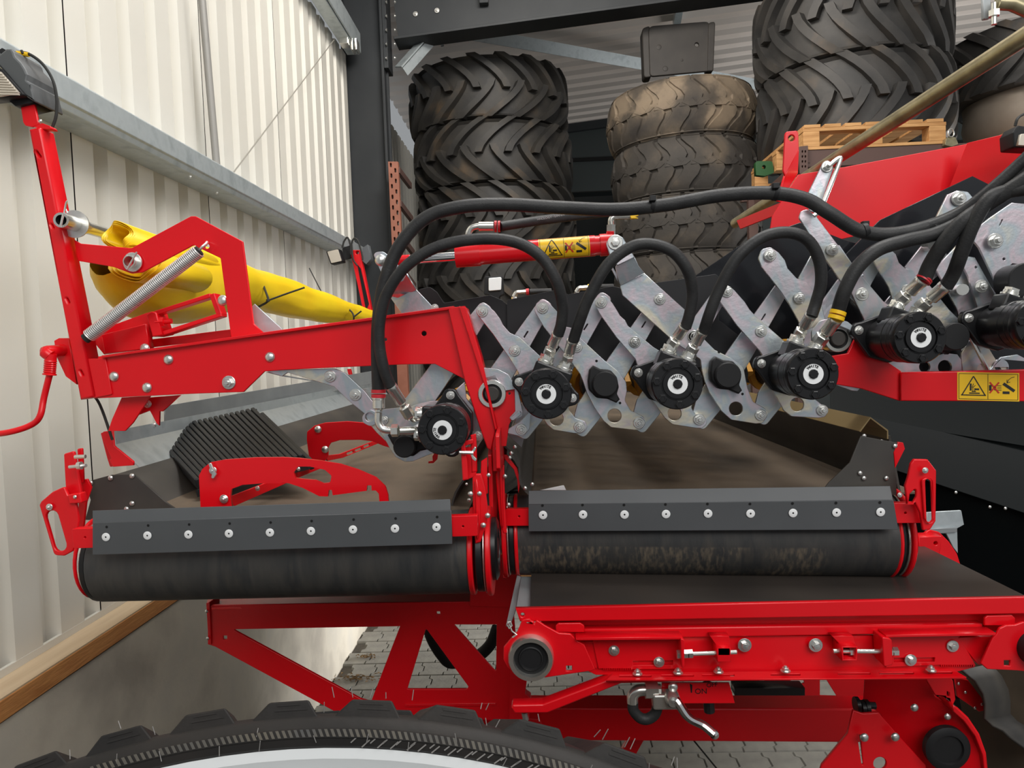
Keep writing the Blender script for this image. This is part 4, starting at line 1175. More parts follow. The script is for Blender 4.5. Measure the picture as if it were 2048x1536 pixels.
plate('gusset', [(740, 1418), (1080, 1440), (1090, 1466), (760, 1470)], 1.95, .006, RED, lb)
hr = thing('hanging_hose', 'black hose hanging in a loop behind the red truss frame', 'hose', W(940, 1320, 2.6))
MB().tube(spline([W(855, 1225, 2.5), W(862, 1270, 2.5), W(885, 1310, 2.55), W(905, 1325, 2.6), W(950, 1315, 2.7), W(980, 1290, 2.7), W(995, 1255, 2.7)], 6), .022, 12).build('hose', RUBBER, hr, smooth=True)
# frame parts seen below the cross conveyor
fr = thing('rear_chassis', 'dark red chassis plates with holes seen below the cross conveyor', 'chassis', W(1620, 1400, 2.4))
plate('chassis_plate', [(1470, 1345), (1760, 1340), (1760, 1395), (1470, 1395)], 2.3, .008, RED, fr, [[(1511, 1376), (1524, 1354), (1538, 1376)], [(1576, 1352), (1606, 1352), (1609, 1366), (1590, 1376)], [(1640, 1360), (1652, 1358), (1674, 1393), (1640, 1392)]])
plate('cross_tube', [(1470, 1376), (1610, 1376), (1610, 1392), (1470, 1392)], 2.2, .05, BLACKPAINT, fr)
plate('brace', [(1262, 1470), (1295, 1467), (1255, 1540), (1225, 1540)], 2.3, .03, RED, fr)
o = MB().tube([W(1376, 1467, 2.2), W(1440, 1545, 2.2)], .0025, 6).build('thin_cable', CORD); mark(o, 'thin dark cable hanging below the red box beam', 'cable')

# ---- elevator side at lower right
el = thing('elevator_side', 'red elevator side with round bearing and bolts at the lower right', 'elevator', W(1850, 1530, 1.6))
plate('side_plate', zO([(880, 850), (1335, 850), (1400, 1000), (1560, 1085, 20), (1640, 1160, 40), (1720, 1280, 40), (1770, 1420, 40), (1790, 1600), (1300, 1600), (990, 1120), (870, 1040)]), ((1700, 1.72), (2000, 1.58)), .008, RED, el, bev=.0015)
plate('front_gusset', zO([(800, 1100), (870, 1125), (985, 1118, 8), (1110, 1260), (1330, 1500), (1340, 1600), (540, 1600), (570, 1500), (760, 1270)]), 1.62, .008, RED, el, [zO(circ(995, 1490, 48)), zO([(828, 1275), (850, 1280), (876, 1500), (862, 1500)])], bev=.0015)
plate('bent_flange', zO([(1325, 860, 10), (1490, 850, 30), (1530, 880, 30), (1548, 1020, 10), (1530, 1060), (1510, 1040), (1500, 1000), (1400, 990)]), 1.60, .008, RED, el, [zO([(1486, 960), (1503, 970), (1506, 1005), (1484, 1000)])], bev=.0015)
plate('curved_rim', zO([(1530, 1060), (1560, 1085, 20), (1640, 1160, 40), (1720, 1280, 40), (1770, 1420, 40), (1790, 1600), (1762, 1600), (1745, 1430, 40), (1690, 1290, 40), (1610, 1180, 40), (1530, 1110, 20)]), 1.585, .06, RED, el, bev=.002)
for p, r in (((880, 1298), 9), ((1105, 1295), 9), ((1247, 1080), 8), ((1490, 1145), 7)):
    q = zO([p])[0]; bolt(el, q[0], q[1], 1.60, r, DOME)
q = zO([(1500, 1400)])[0]
disc('bearing', W(q[0] - 4, q[1] - 6, 1.600), .05, .02, PLASTIC, el, 'Y', 32, [(.048, -.01), (.048, .004), (.040, .008), (.032, .008), (.030, .003), (0, .003)])
mb = MB(); mb.tube([W(*p, 1.68) for p in zO([(820, 1060), (960, 1065)])], .008, 10)
for p in zO([(825, 1060), (865, 1085), (895, 1080)]): mb.lathe([(.018, -.004), (.018, .004)], 18, Matrix.Translation(W(*p, 1.68)) @ Matrix.Rotation(math.pi / 2, 4, 'Y'))
mb.build('pivot_bolt', BLACKPAINT, el, smooth=True)
rf = thing('rubber_skirt', 'worn dark rubber skirt hanging at the right of the elevator side', 'skirt', W(1990, 1480, 1.7))
mb = MB(); top = zO([(1600, 800), (1700, 880), (1760, 980), (1775, 1060), (1770, 1160), (1830, 1210), (1900, 1240), (1960, 1300), (2060, 1370), (2150, 1420)])
va_, vb_ = [W(p[0], p[1], 1.66) for p in top], [W(p[0] + 300, p[1] - 60, 3.2) for p in top]
m = len(top); mb.add(va_ + vb_, [(i, i + 1, m + i + 1, m + i) for i in range(m - 1)])
o = mb.build('skirt', FLAP, rf, smooth=True); sd = o.modifiers.new('thick', 'SOLIDIFY'); sd.thickness = .006
plate('skirt_bracket', zO([(1545, 860), (1640, 880), (1740, 1010), (1765, 1100), (1720, 1110), (1560, 1000)]), 1.72, .008, RED, rf)
for p in ((1570, 905), (1620, 968), (1740, 1055), (1690, 1082)): q = zO([p])[0]; bolt(rf, q[0], q[1], 1.71, 3, DOME)

# ---- dark hopper at the right
hp = thing('dark_hopper', 'black steel hopper walls at the right behind the right conveyor', 'hopper', W(1950, 1100, 2.2))
def sheet(name, pts, mat, par, th=.006):
    P = [W(*p) for p in pts]; c = sum(P, Vector()) / len(P); n = Vector()
    for i in range(len(P)): n += (P[i] - c).cross(P[(i + 1) % len(P)] - c)
    n.normalize(); P = [p - n * (p - c).dot(n) for p in P]
    return plate3(name, P, [], th, mat, par)


sheet('upper_wall', [(1660, 770, 2.6), (2100, 790, 2.2), (2100, 906, 2.05), (1660, 822, 2.45)], HOPPER, hp)
sheet('middle_wall', [(1660, 820, 2.45), (2100, 904, 2.05), (2100, 1045, 1.95), (1660, 895, 2.35)], HOPPER, hp)
sheet('lower_wall', [(1660, 893, 2.36), (2100, 1043, 1.96), (2100, 1400, 2.0), (1840, 1400, 2.2), (1660, 1150, 2.4)], HOPPER, hp)
for p in ((1912, 985), (1980, 1014), (2011, 1017)): bolt(hp, p[0], p[1], 2.0, 3.2, DOME, 'rivet')
MB().box((2.35, 3.2, .95), (.02, 3.4, 1.9)).build('side_light_block', HOPPER, hp)  # unseen sheet added to keep side light off the paving
sheet('floor_plate', [(1880, 1195, 1.9), (2100, 1195, 1.7), (2100, 1560, 1.75), (1950, 1560, 1.9)], BELT, hp)
# ================================================================ ROLLER CLEANING UNIT
YZ = 1.50                                   # front face of the front link plates
YZB = 1.535                                 # rear link plates
ru_ = thing('roller_carrier', 'zinc plated lattice of crossed link plates carrying the cleaning rollers', 'link frame', W(1250, 850, YZ))
TH = .006
links = [
    # front links: outline in zoom I, hole
    (zI([(262, 240, 40), (285, 185, 40), (340, 178, 40), (400, 230, 40), (440, 285, 20), (462, 330, 20), (510, 385, 20), (585, 420, 30), (720, 545), (780, 600), (960, 760), (990, 870), (935, 935, 30), (990, 1010, 30), (1068, 1036, 40), (1080, 1085, 40), (1040, 1122, 40), (985, 1122, 20), (830, 1097, 30), (785, 1060, 40), (735, 985), (640, 880), (598, 760, 30), (578, 680, 30), (500, 560), (390, 400)]),
     zI(circ(852, 1015, 50))),
    (zI([(690, 225, 40), (705, 165, 40), (760, 143, 40), (800, 170, 30), (864, 238), (864, 330), (962, 350), (1000, 400), (1200, 585), (1300, 665, 40), (1362, 745, 50), (1368, 810, 40), (1352, 880, 40), (1395, 955, 40), (1490, 1000, 40), (1508, 1050, 40), (1470, 1095, 30), (1425, 1098, 20), (1250, 1078, 40), (1195, 1030, 40), (1130, 935, 30), (1075, 830, 30), (1045, 740, 40), (1025, 690, 40), (960, 600), (760, 345)]),
     zI(circ(1276, 993, 50))),
    (zI([(1138, 190, 40), (1155, 125, 40), (1210, 112, 40), (1262, 170, 20), (1300, 230, 20), (1318, 262, 20), (1355, 295, 20), (1375, 335, 20), (1560, 490), (1660, 550), (1860, 700), (1880, 860), (1835, 930, 30), (1870, 985, 30), (1945, 1010, 40), (1955, 1055, 40), (1915, 1085, 30), (1870, 1083, 20), (1700, 1057, 40), (1645, 1010, 40), (1560, 890), (1480, 760, 30), (1455, 660, 30), (1430, 580, 30), (1290, 420), (1170, 250)]),
     zI(circ(1716, 978, 50))),
    (zJ([(148, 478), (322, 386), (432, 486), (620, 655), (610, 720), (690, 800), (770, 880), (840, 950, 30), (960, 1010, 60), (1052, 1080, 50), (1068, 1170, 40), (1080, 1230, 30), (1120, 1330, 30), (1212, 1380, 40), (1230, 1430, 40), (1190, 1485, 30), (1140, 1490, 20), (960, 1462, 40), (890, 1400, 40), (800, 1265, 30), (765, 1180, 30), (745, 1100, 30), (735, 1020, 30), (540, 890), (165, 550)]),
     zJ(circ(994, 1380, 50))),
    (zJ([(862, 575, 40), (885, 500, 40), (940, 478, 40), (985, 515, 20), (1060, 600, 20), (1095, 655, 20), (1150, 715, 20), (1200, 755, 20), (1392, 925), (1480, 1000), (1560, 1300), (1610, 1340, 30), (1668, 1390, 40), (1655, 1440, 40), (1600, 1448, 20), (1400, 1437, 40), (1345, 1395, 40), (1300, 1310), (1215, 1170, 30), (1195, 1090, 30), (1200, 1010, 30), (1170, 960, 30), (1000, 770)]),
     zJ(circ(1442, 1350, 50))),
]
for ol, ho in links:
    plate('link_plate', ol, YZ, TH, ZINC, ru_, [ho], bev=.001)
# bottom and top bolts of the front links (px)
TB = [zI([p])[0] for p in ((310, 230), (750, 205), (1180, 165))] + [zJ([p])[0] for p in ((437, 580), (928, 525))]
BB = [zI([p])[0] for p in ((595, 1093), (1020, 1075), (1455, 1045), (1895, 1020))] + [zJ([p])[0] for p in ((1175, 1427), (1625, 1392))]
MBo = [zI([p])[0] for p in ((547, 517), (1000, 490), (1425, 455), (1855, 410))] + [zJ([p])[0] for p in ((252, 892), (685, 855), (1178, 815))]
for p in TB + BB + MBo: bolt(ru_, p[0], p[1], YZ - .001, 11.5)
# narrower cover strips lying on the motor links
for pts in (zI([(270, 235, 30), (300, 185, 30), (345, 185, 30), (640, 560), (760, 585), (700, 625), (590, 690), (480, 520)]), ):
    pass
# rear links crossing behind: from a bottom bolt up to the right
def rear_link(b, t, wd, Y):
    b, t = Vector(b), Vector(t); d = (t - b).normalized(); n = Vector((-d.y, d.x))
    if n.x > 0: n = -n
    pts = [b - d * 16 + n * 12, t + d * 17 + n * 13, t + d * 17 - n * 15, b.lerp(t, .5) - n * wd, b.lerp(t, .12) - n * (wd + 2), b - d * 14 - n * 20]
    pts.insert(0, b.lerp(t, .12) + n * (wd + 4)); pts.insert(1, b.lerp(t, .5) + n * wd)
    pts = [pts[2 - 2]] + pts[1:2] + pts[3:6] + pts[6:7] + pts[7:] + [pts[2]]
    slotc = b.lerp(t, .80)
    ang = math.degrees(math.atan2(d.y, d.x))
    k = slot(slotc.x, slotc.y, 15, 2.2, ang) 
    return plate('link_plate', [(p.x, p.y, 12) for p in pts], Y, TH, ZINC, ru_, [k, circ(*(slotc + d * 7), 2.4, 10)] if False else [k], bev=.001)


bots = [(796, 858), (919, 871), zI([(595, 1093)])[0]] + BB[1:5]
DT = Vector((161, -256))
for i, b in enumerate(BB[:5]):
    t = Vector(b) + DT
    rear_link(b, t, 24, YZB)
rear_link((919, 880), zI([(750, 205)])[0], 24, YZB)
rear_link((800, 860), zI([(310, 230)])[0], 24, YZB)
# spacers between front and rear links
mb = MB()
for p in TB + BB: mb.tube([W(p[0], p[1], YZ + .004), W(p[0], p[1], YZB + .004)], .009, 10)
mb.build('spacer', NICKEL, ru_, smooth=True)
# black bearing caps with two lugs
for (x, y) in ((1207, 768), (1452, 750)):
    plate('bearing_cap', [(x - 28, y - 28), (x - 20, y - 37), (x - 6, y - 30, 6), (x + 14, y - 28, 12), (x + 27, y - 14, 12), (x + 31, y + 6, 10), (x + 27, y + 20, 6), (x + 33, y + 31), (x + 26, y + 38), (x + 8, y + 30, 8), (x - 14, y + 28, 12), (x - 29, y + 12, 12), (x - 31, y - 6, 10)], YZ - .022, .022, PLASTIC, ru_, bev=.003)
    disc('cap_hub', W(x + 3, y, YZ - .028), pixr(25, YZ), .016, PLASTIC, ru_, 'Y', 28)
    for dx, dy in ((-14, -46), (33, 38)): inst('drill_hole', HOLE, ru_, at(x + dx, y + dy, YZ - .0004, pixr(2.6, YZ)) @ Matrix.Scale(.08, 4, (0, 0, 1)))
# zinc pivot ring with grey end cap next to the red leg
pv = thing('pivot_ring', 'zinc ring with grey cap where the red leg meets the link frame', 'ring', W(983, 790, YZ))
c = W(984, 788, YZ - .02)
def ring_part(name, c, ro, ri, t, mat, par, seg=36):
    mb = MB(); mb.lathe([(ri, -t), (ri, 0), (ro - .001, 0), (ro, -.001), (ro, -t)], seg, cap=False)
    return mb.build(name, mat, par, smooth=True, world=Matrix.Translation(c) @ FRONT)


plate('bracket', zI([(190, 720), (300, 640, 30), (420, 650, 40), (500, 690, 30), (570, 800, 20), (605, 960, 20), (600, 1000, 20), (530, 1030, 20), (505, 1010, 10), (550, 960), (545, 800), (480, 810), (400, 700), (250, 740)]), YZ - .012, .006, ZINC, pv)
plate('red_plate', zI([(480, 808), (545, 800), (556, 960), (505, 1060), (485, 1215), (380, 1215), (380, 900)]), YZ - .006, .006, RED, pv, [zI(circ(508, 830, 9)), zI(circ(392, 950, 9))])
ring_part('outer_ring', c, .028, .020, .03, NICKEL, pv)
ring_part('rubber_ring', c + Vector((0, .004, 0)), .020, .0145, .03, PLASTIC, pv)
disc('end_cap', c + Vector((0, .006, 0)), .0150, .02, GREYPLASTIC, pv, 'Y', 24)
plate('clip', zI(slot(555, 995, 90, 30, -38)), YZ - .022, .005, ZINC, pv)
plate('lower_link', zI([(500, 1090, 30), (580, 1040, 30), (640, 980, 30), (700, 860), (660, 1010, 40), (655, 1090, 40), (610, 1145, 30), (570, 1140, 20), (490, 1120)]), YZ - .002, .006, ZINC, pv)
# zinc arm plates at lower left under the red beam (carry the first motor)
la = thing('motor_arm', 'pale zinc arm plate under the red beam carrying the lowest motor', 'arm plate', W(800, 890, 1.5))
plate('upper_arm', zB([(600, 1290), (480, 1250), (640, 1240), (985, 1232, 30), (1060, 1265, 30), (1205, 1400, 20), (1330, 1560), (1500, 1640), (1500, 1900), (1290, 1700), (1240, 1640), (1200, 1560), (1100, 1480, 30), (980, 1365, 20), (640, 1262)]), YZ + .01, .006, ZINC, la)
zY = zf(760, 760, 1807 / 200)
plate('motor_plate', zY([(-60, 560), (100, 525), (560, 480), (700, 430, 40), (900, 385, 60), (1080, 375), (1300, 240), (1530, 30), (1560, 330), (1700, 500), (1700, 900), (1500, 1180), (1100, 1290), (860, 1360), (600, 1470, 80), (450, 1480, 80), (280, 1390, 80), (190, 1260, 60), (80, 1060, 40), (-40, 880)]), YZ, .006, ZINC, la)
plate('oval_tab', zD([(548, 240, 40), (600, 190, 40), (660, 230), (660, 290), (600, 310, 40), (552, 285, 30)]), YZ + .003, .006, ZINC, la, [zD(circ(598, 248, 30))])
for p in ((952, 1290), (1138, 1425)): q = zB([p])[0]; bolt(la, q[0], q[1], YZ + .009, 12)
q = zD([(695, 268)])[0]; bolt(la, q[0], q[1], YZ - .002, 9)
q = zY([(1790, 1010)])[0]; bolt(la, q[0] - 2, q[1], YZ - .002, 10)
plate('bearing_cap', zY([(130, 1000), (170, 960), (700, 960), (900, 1250), (720, 1290), (600, 1380, 60), (440, 1380, 60), (290, 1280, 40), (200, 1130)]), YZ - .02, .02, PLASTIC, la, bev=.004)
disc('cap_hub', W(*zY([(460, 1190)])[0], YZ - .03), pixr(22, YZ), .03, PLASTIC, la, 'Y', 28)
plate('beam_arm', zB([(1310, 1405), (480, 1260), (640, 1250), (600, 1290)]), YZ + .03, .006, GALV, la)

# ---- hydraulic motors
mt = thing('hydraulic_motor', 'black hydraulic motor at the far lower left, ports turned to the left', 'motor', (0, 0, 0), 'hydraulic motors driving the rollers')
Rm = .0465; Lm = .150
mb = MB()
mb.lathe([(.040, 0), (.040, .060), (.044, .062), (.044, .075), (.0455, .077), (.0455, .094), (.0440, .096), (.0455, .098), (.0455, .114), (.0440, .116), (.0465, .118), (.0465, Lm - .022), (.0455, Lm - .021)], 40, FRONT)
mb.build('body', BLACKPAINT, mt, smooth=True)
mb = MB(); mb.lathe([(.0455, Lm - .022), (Rm, Lm - .020), (Rm, Lm - .003), (Rm - .002, Lm), (.030, Lm), (.029, Lm - .004), (.026, Lm - .004), (.026, Lm + .001), (0, Lm + .001)], 44, FRONT); mb.build('end_cover', BLACKPAINT, mt, smooth=True)
for k in range(7):
    a = math.pi / 2 + .52 + 2 * math.pi * k / 7
    inst('bolt', BHEX, mt, Matrix.Translation((.0375 * math.cos(a), -Lm, .0375 * math.sin(a))) @ FRONT @ Matrix.Scale(.0074, 4))
mb = MB(); mb.lathe([(.0085, 0), (.0180, 0), (.0180, .0012), (.0085, .0012)], 36, FRONT, cap=False)
lab = mb.build('label_ring', WHITE, mt, world=Matrix.Translation((0, -Lm - .001, 0)))
mb = MB(); mb.lathe([(.0085, 0), (.0085, .004), (.0075, .005), (0, .005)], 8, FRONT); mb.build('centre_plug', BLACKPAINT, mt, world=Matrix.Translation((0, -Lm - .001, 0)))
for ch, a in zip('WHITE', (126, 108, 90, 75, 60)):
    t = math.radians(a)
    cu = bpy.data.curves.new('lettering', 'FONT'); cu.body = ch; cu.size = .0066; cu.extrude = .0002; cu.offset = .00028; cu.align_x = 'CENTER'; cu.align_y = 'CENTER'; cu.materials.append(DECALBLACK)
    o = bpy.data.objects.new('lettering', cu); COL.objects.link(o)
    parent_to(o, lab, Matrix.Translation((.0140 * math.cos(t), -Lm - .0025, .0140 * math.sin(t))) @ FRONT @ Matrix.Rotation(t - math.pi / 2, 4, 'Z')); CURVES.append(o)
# mounting flange
FR_ = Matrix.Rotation(.33, 4, 'Y')
fl = [(-.069, .006), (-.065, .012), (-.056, .017), (-.02, .044), (.02, .044), (.056, .017), (.065, .012), (.069, .006)]
fl = [FR_ @ Vector((x, 0, z)) for x, z in fl + [(x, -z) for x, z in fl[::-1]]]
mb = MB(); n = len(fl); mb.add([p + Vector((0, -.004, 0)) for p in fl] + [p + Vector((0, -.020, 0)) for p in fl], [(i, (i + 1) % n, n + (i + 1) % n, n + i) for i in range(n)] + [tuple(range(n)), tuple(range(n, 2 * n))[::-1]])
mb.build('mounting_flange', BLACKPAINT, mt, bevel=.003)
for sx in (-1, 1): inst('bolt', NUT, mt, Matrix.Translation(FR_ @ Vector((sx * .0555, -.020, 0))) @ FRONT @ Matrix.Scale(.0088, 4))
# port block on the upper right
PB = Matrix.Rotation(.395, 4, 'Y')
mb = MB(); mb.box((-.001, -.058, .035), (.074, .046, .032)); mb.v = [PB @ p for p in mb.v]; mb.build('port_block', BLACKPAINT, mt, bevel=.004)
for sx in (-1, 1):
    mb = MB(); mb.lathe([(.0165, 0), (.0165, .004), (.0135, .005), (.0135, .010)], 18, PB @ Matrix.Translation((sx * .0195 - .0012, -.058, .051))); mb.lathe([(.0140, .007), (.0140, .015)], 6, PB @ Matrix.Translation((sx * .0195 - .0012, -.058, .051)))
    mb.build('port_adapter', NICKEL, mt, smooth=True)
DOTS = MB()
YF = YZ - .006 - 0
FACE = YF - Lm


def motor_at(px, py, rot=0.0, label=None, first=False):
    loc = W(px, py, FACE); loc.y = YF
    if first:
        mt.location = loc; mt.rotation_euler = (0, rot, 0); return mt
    return ('copy', loc, rot, label)


MOT = [motor_at(1092.5, 788, .0, 'black hydraulic motor beside the white pivot ring, right of the red leg'),
       motor_at(1355, 768, .0, 'black hydraulic motor between the two round black bearing caps'),
       motor_at(1626, 748, .0, 'black hydraulic motor on the last link before the right red plate, yellow hose clip above'),
       motor_at(1841, 675, .0, 'black hydraulic motor above the right red beam, red hose clip above'),
       motor_at(2084, 648, .0, 'black hydraulic motor cut by the right edge of the picture')]
motor_at(885, 860, -1.88, first=True)
PORTS = [[Vector((loc.x, YF, loc.z)) + Matrix.Rotation(rot, 3, 'Y') @ (PB.to_3x3() @ Vector((sx * .0195 - .0012, -.058, .064))) for sx in (-1, 1)] for _, loc, rot, lb_ in MOT]

# ---- cleaning rollers behind the link frame
def roller(px, py, lab, end=3.3):
    c = W(px, py, 1.56)
    r = thing('cleaning_roller', lab, 'roller', c, 'cleaning rollers behind the lattice')
    MB().tube([c, c + Vector((0, end - 1.56, 0))], .046, 18).build('roller_body', RUBBER, r, smooth=True)
    P = [c + Vector((.050 * math.cos(t), .01 + t * .035, .050 * math.sin(t))) for t in [k * .35 for k in range(int((end - 1.75) / .035 / .35))]]
    MB().tube(P, .011, 6).build('spiral', DECALO, r, smooth=True)


DECALO = M_('amber_rubber', (.62, .28, .01), .5)
for p, l in (((905, 842), 'dark roller behind the lowest motor'), ((1085, 780), 'dark roller with amber spiral behind the motor beside the pivot ring'), ((1207, 770), 'dark roller with amber spiral behind the left bearing cap'),
             ((1340, 760), 'dark roller with amber spiral behind the motor between the bearing caps'), ((1452, 750), 'dark roller with amber spiral behind the right bearing cap'), ((1585, 735), 'dark roller with amber spiral behind the motor with the yellow hose clip')):
    roller(p[0], p[1], l)
# black plastic curtain sheets behind the links
ct = thing('black_curtain', 'matt black plastic sheets standing behind the zinc lattice', 'sheet', W(1150, 700, 1.62))
plate('sheet', [(830, 600), (838, 578, 10), (860, 574, 10), (874, 584, 6), (888, 606, 4), (980, 590, 6), (1004, 600, 6), (1060, 650), (1060, 720), (830, 720)], YZB + .06, .005, CURTAIN, ct)
plate('sheet', [(1014, 600), (1110, 580, 6), (1135, 588, 6), (1200, 640), (1200, 735), (1014, 735)], YZB + .052, .005, CURTAIN, ct)
plate('sheet', [(1118, 592), (1225, 572, 8), (1260, 580, 8), (1330, 640), (1330, 735), (1118, 735)], YZB + .044, .005, CURTAIN, ct)
plate('sheet', [(1280, 570), (1432, 548, 8), (1440, 556, 6), (1438, 640), (1560, 735), (1280, 735)], YZB + .05, .005, CURTAIN, ct)
gs = thing('glossy_shield', 'large glossy black shield sheet standing behind the right half of the lattice', 'shield', W(1550, 700, 1.7))
plate('sheet', [(1378, 560), (1490, 484, 4), (1600, 445), (1690, 480), (1760, 500), (1745, 590), (1700, 735), (1378, 735)], YZB + .09, .005, GLOSSBLACK, gs)
# small parts behind: white lamp on the black tyres, hose elbows
wl = thing('work_lamp', 'small square white work lamp in front of the black tyre stack', 'lamp', W(988, 590, 2.6))
plate('housing', [(969, 553, 4), (1005, 552, 4), (1008, 588), (1000, 592), (998, 600), (982, 600), (978, 590), (968, 588)], 2.62, .05, PLASTIC, wl, bev=.002)
MB().beam(W(988, 598, 2.66), W(988, 598, 2.66) * 1 - Vector((0, 0, .60)), .03, .02, (1, 0, 0)).build('stand', PLASTIC, wl)
plate('lens', [(977, 556, 3), (1003, 554, 3), (1002, 580, 3), (977, 582, 3)], 2.61, .012, LAMPLENS if False else WHITE, wl, bev=.002)
for pts, clip in (([(1028, 594), (1033, 586), (1040, 585), (1052, 584)], REDPIP), ([(1153, 585), (1158, 577), (1166, 576), (1176, 575)], DECAL)):
    h = thing('hose_elbow', ('small plated hose elbow with red clip' if clip is REDPIP else 'small plated hose elbow with yellow clip') + ' behind the black curtain', 'hose fitting', W(*pts[0], 2.4))
    MB().tube(spline([W(*p, 2.4) for p in pts], 4), .008, 10).build('elbow', NICKEL, h, smooth=True)
    a = W(*pts[0], 2.4); MB().tube([a, a - Vector((0, 0, .45))], .009, 10).build('riser', NICKEL, h, smooth=True)
    MB().tube([W(pts[-1][0], pts[-1][1], 2.4), W(pts[-1][0] + 6, pts[-1][1] - .6, 2.4)], .011, 10).build('clip', clip, h, smooth=True)
    MB().tube([W(pts[-1][0] + 6, pts[-1][1] - .6, 2.4), W(pts[-1][0] + 50, pts[-1][1] - 2, 2.42)], .009, 10).build('hose', HOSE, h, smooth=True)

# ---- left bent zinc lever and hydraulic cylinder
YCY = 1.47
hc = thing('hydraulic_cylinder', 'red hydraulic cylinder with chrome rod and yellow warning decal', 'hydraulic cylinder', W(1000, 510, YCY))
A_, B_ = W(760, 524, YCY + .03), W(1222, 489, YCY + .03)
ax = (B_ - A_).normalized()


def cyl(name, x0, x1, r, mat, prof=None, seg=28):
    t0 = (x0 - 760) / 462; t1 = (x1 - 760) / 462
    p, q = A_.lerp(B_, t0), A_.lerp(B_, t1)
    return MB().tube([p, q], r, seg).build(name, mat, hc, smooth=True)


cyl('piston_rod', 812, 925, .0095, CHROME); cyl('rod_eye', 775, 821, .0105, RED)
cyl('gland', 913, 962, .0232, RED); cyl('gland_groove', 960, 968, .021, RED); cyl('barrel', 964, 1190, .0208, RED); cyl('base_collar', 1190, 1204, .0195, RED); cyl('base_eye', 1200, 1225, .0222, RED)
mb = MB(); mb.tube([W(939, 480, YCY + .03), W(941, 489, YCY + .03)], .009, 12); mb.tube(spline([W(939, 482, YCY + .03), W(937, 468, YCY + .03), W(944, 456, YCY + .03), W(960, 452, YCY + .03)], 6), .0065, 12)
mb.tube([W(958, 453, YCY + .03), W(987, 453, YCY + .03)], .0095, 14); mb.build('elbow_fitting', NICKEL, hc, smooth=True)
for x in (989, 996): MB().tube([W(x, 453, YCY + .03), W(x + 4.5, 453, YCY + .03)], .0115, 14).build('red_clip', REDPIP, hc, smooth=True)
mb = MB(); mb.tube([W(1222, 470, YCY + .03), W(1222, 450, YCY + .03)], .0095, 6); mb.tube(spline([W(1222, 452, YCY + .03), W(1222, 440, YCY + .03), W(1228, 434, YCY + .03), W(1240, 433, YCY + .03), W(1262, 432, YCY + .03)], 5), .006, 12); mb.build('elbow_fitting', NICKEL, hc, smooth=True)
plate('yellow_clip', [(1260, 427), (1268, 428), (1277, 426), (1277, 431), (1270, 433), (1277, 436), (1262, 437)], YCY + .02, .012, DECAL, hc)
plate('port_boss', [(1214, 462), (1228, 462), (1229, 478), (1214, 478)], YCY + .02, .02, RED, hc)

# decals are thin sheets; symbols are flat print on them


def decal(par, fn, label):
    """fn maps (u in 0..2, v in 0..1, lift) to a point on the surface"""
    def sheet_(name, quads, mat, lift, parent):
        mb = MB()
        for q in quads:
            (a, b, c, d) = [Vector(p) for p in q]; n = 8; v, f = [], []
            for i in range(n + 1):
                for j in range(n + 1):
                    s_, t = i / n, j / n
                    p = a * (1 - s_) * (1 - t) + b * s_ * (1 - t) + c * s_ * t + d * (1 - s_) * t
                    v.append(fn(p.x, p.y, lift))
            for i in range(n):
                for j in range(n): f.append((i * (n + 1) + j, (i + 1) * (n + 1) + j, (i + 1) * (n + 1) + j + 1, i * (n + 1) + j + 1))
            mb.add(v, f)
        return mb.build(name, mat, parent, smooth=True)

    def st_(p, q, wd):
        p, q = Vector(p), Vector(q); d = (q - p).normalized(); n = Vector((-d.y, d.x)) * wd / 2
        return [p + n, q + n, q - n, p - n]
    dec = sheet_('warning_decal', [[(0, 0), (2, 0), (2, 1), (0, 1)]], DECAL, .0004, par)
    dec['label'] = label
    blk = [st_((.05, .05), (1.95, .05), .015), st_((.05, .95), (1.95, .95), .015), st_((.05, .05), (.05, .95), .015), st_((1.95, .05), (1.95, .95), .015), st_((.985, .05), (.985, .95), .015)]
    blk += [st_((.14, .18), (.52, .86), .035), st_((.52, .86), (.90, .18), .035), st_((.12, .19), (.92, .19), .035)]
    blk += [st_((.43, .35), (.43, .60), .06), st_((.56, .40), (.70, .40), .06), st_((.50, .30), (.50, .46), .02), st_((.50, .46), (.58, .54), .02), st_((.48, .46), (.52, .60), .02), st_((.56, .44), (.56, .30), .02), st_((.38, .26), (.72, .26), .04), st_((.46, .32), (.60, .32), .03)]
    blk += [st_((1.06, .36), (1.06, .56), .08), st_((1.22, .38), (1.22, .54), .06)] + [st_((1.28, .38 + .055 * k), (1.42, .38 + .055 * k), .016) for k in range(4)]
    blk += [st_((1.46, .30), (1.68, .30), .09), st_((1.48, .62), (1.84, .36), .10)]
    arc = [(1.84, .86), (1.74, .83), (1.66, .76), (1.60, .64)]
    blk += [st_(a, b, .018) for a, b in zip(arc, arc[1:])] + [st_((1.60, .64), (1.60, .76), .018), st_((1.60, .64), (1.70, .68), .018)]
    sheet_('black_symbols', blk, DECALBLACK, .0008, dec)
    sheet_('red_cross', [st_((1.04, .28), (1.34, .66), .05), st_((1.04, .66), (1.34, .28), .05)], DECALRED, .0010, dec)


up_ = Vector((0, 0, 1)) - ax * ax.z; up_.normalize(); fr_ = up_.cross(ax).normalized()
if fr_.y > 0: fr_ = -fr_


def cyl_map(u, v, lift):
    t = (1079 + (1179 - 1079) * u / 2 - 760) / 462
    a = math.radians(-72 + 140 * v)
    return A_.lerp(B_, t) + (fr_ * math.cos(a) + up_ * math.sin(a)) * (.0208 + lift)


decal(hc, cyl_map, 'yellow crushing hazard decal with black pictograms')
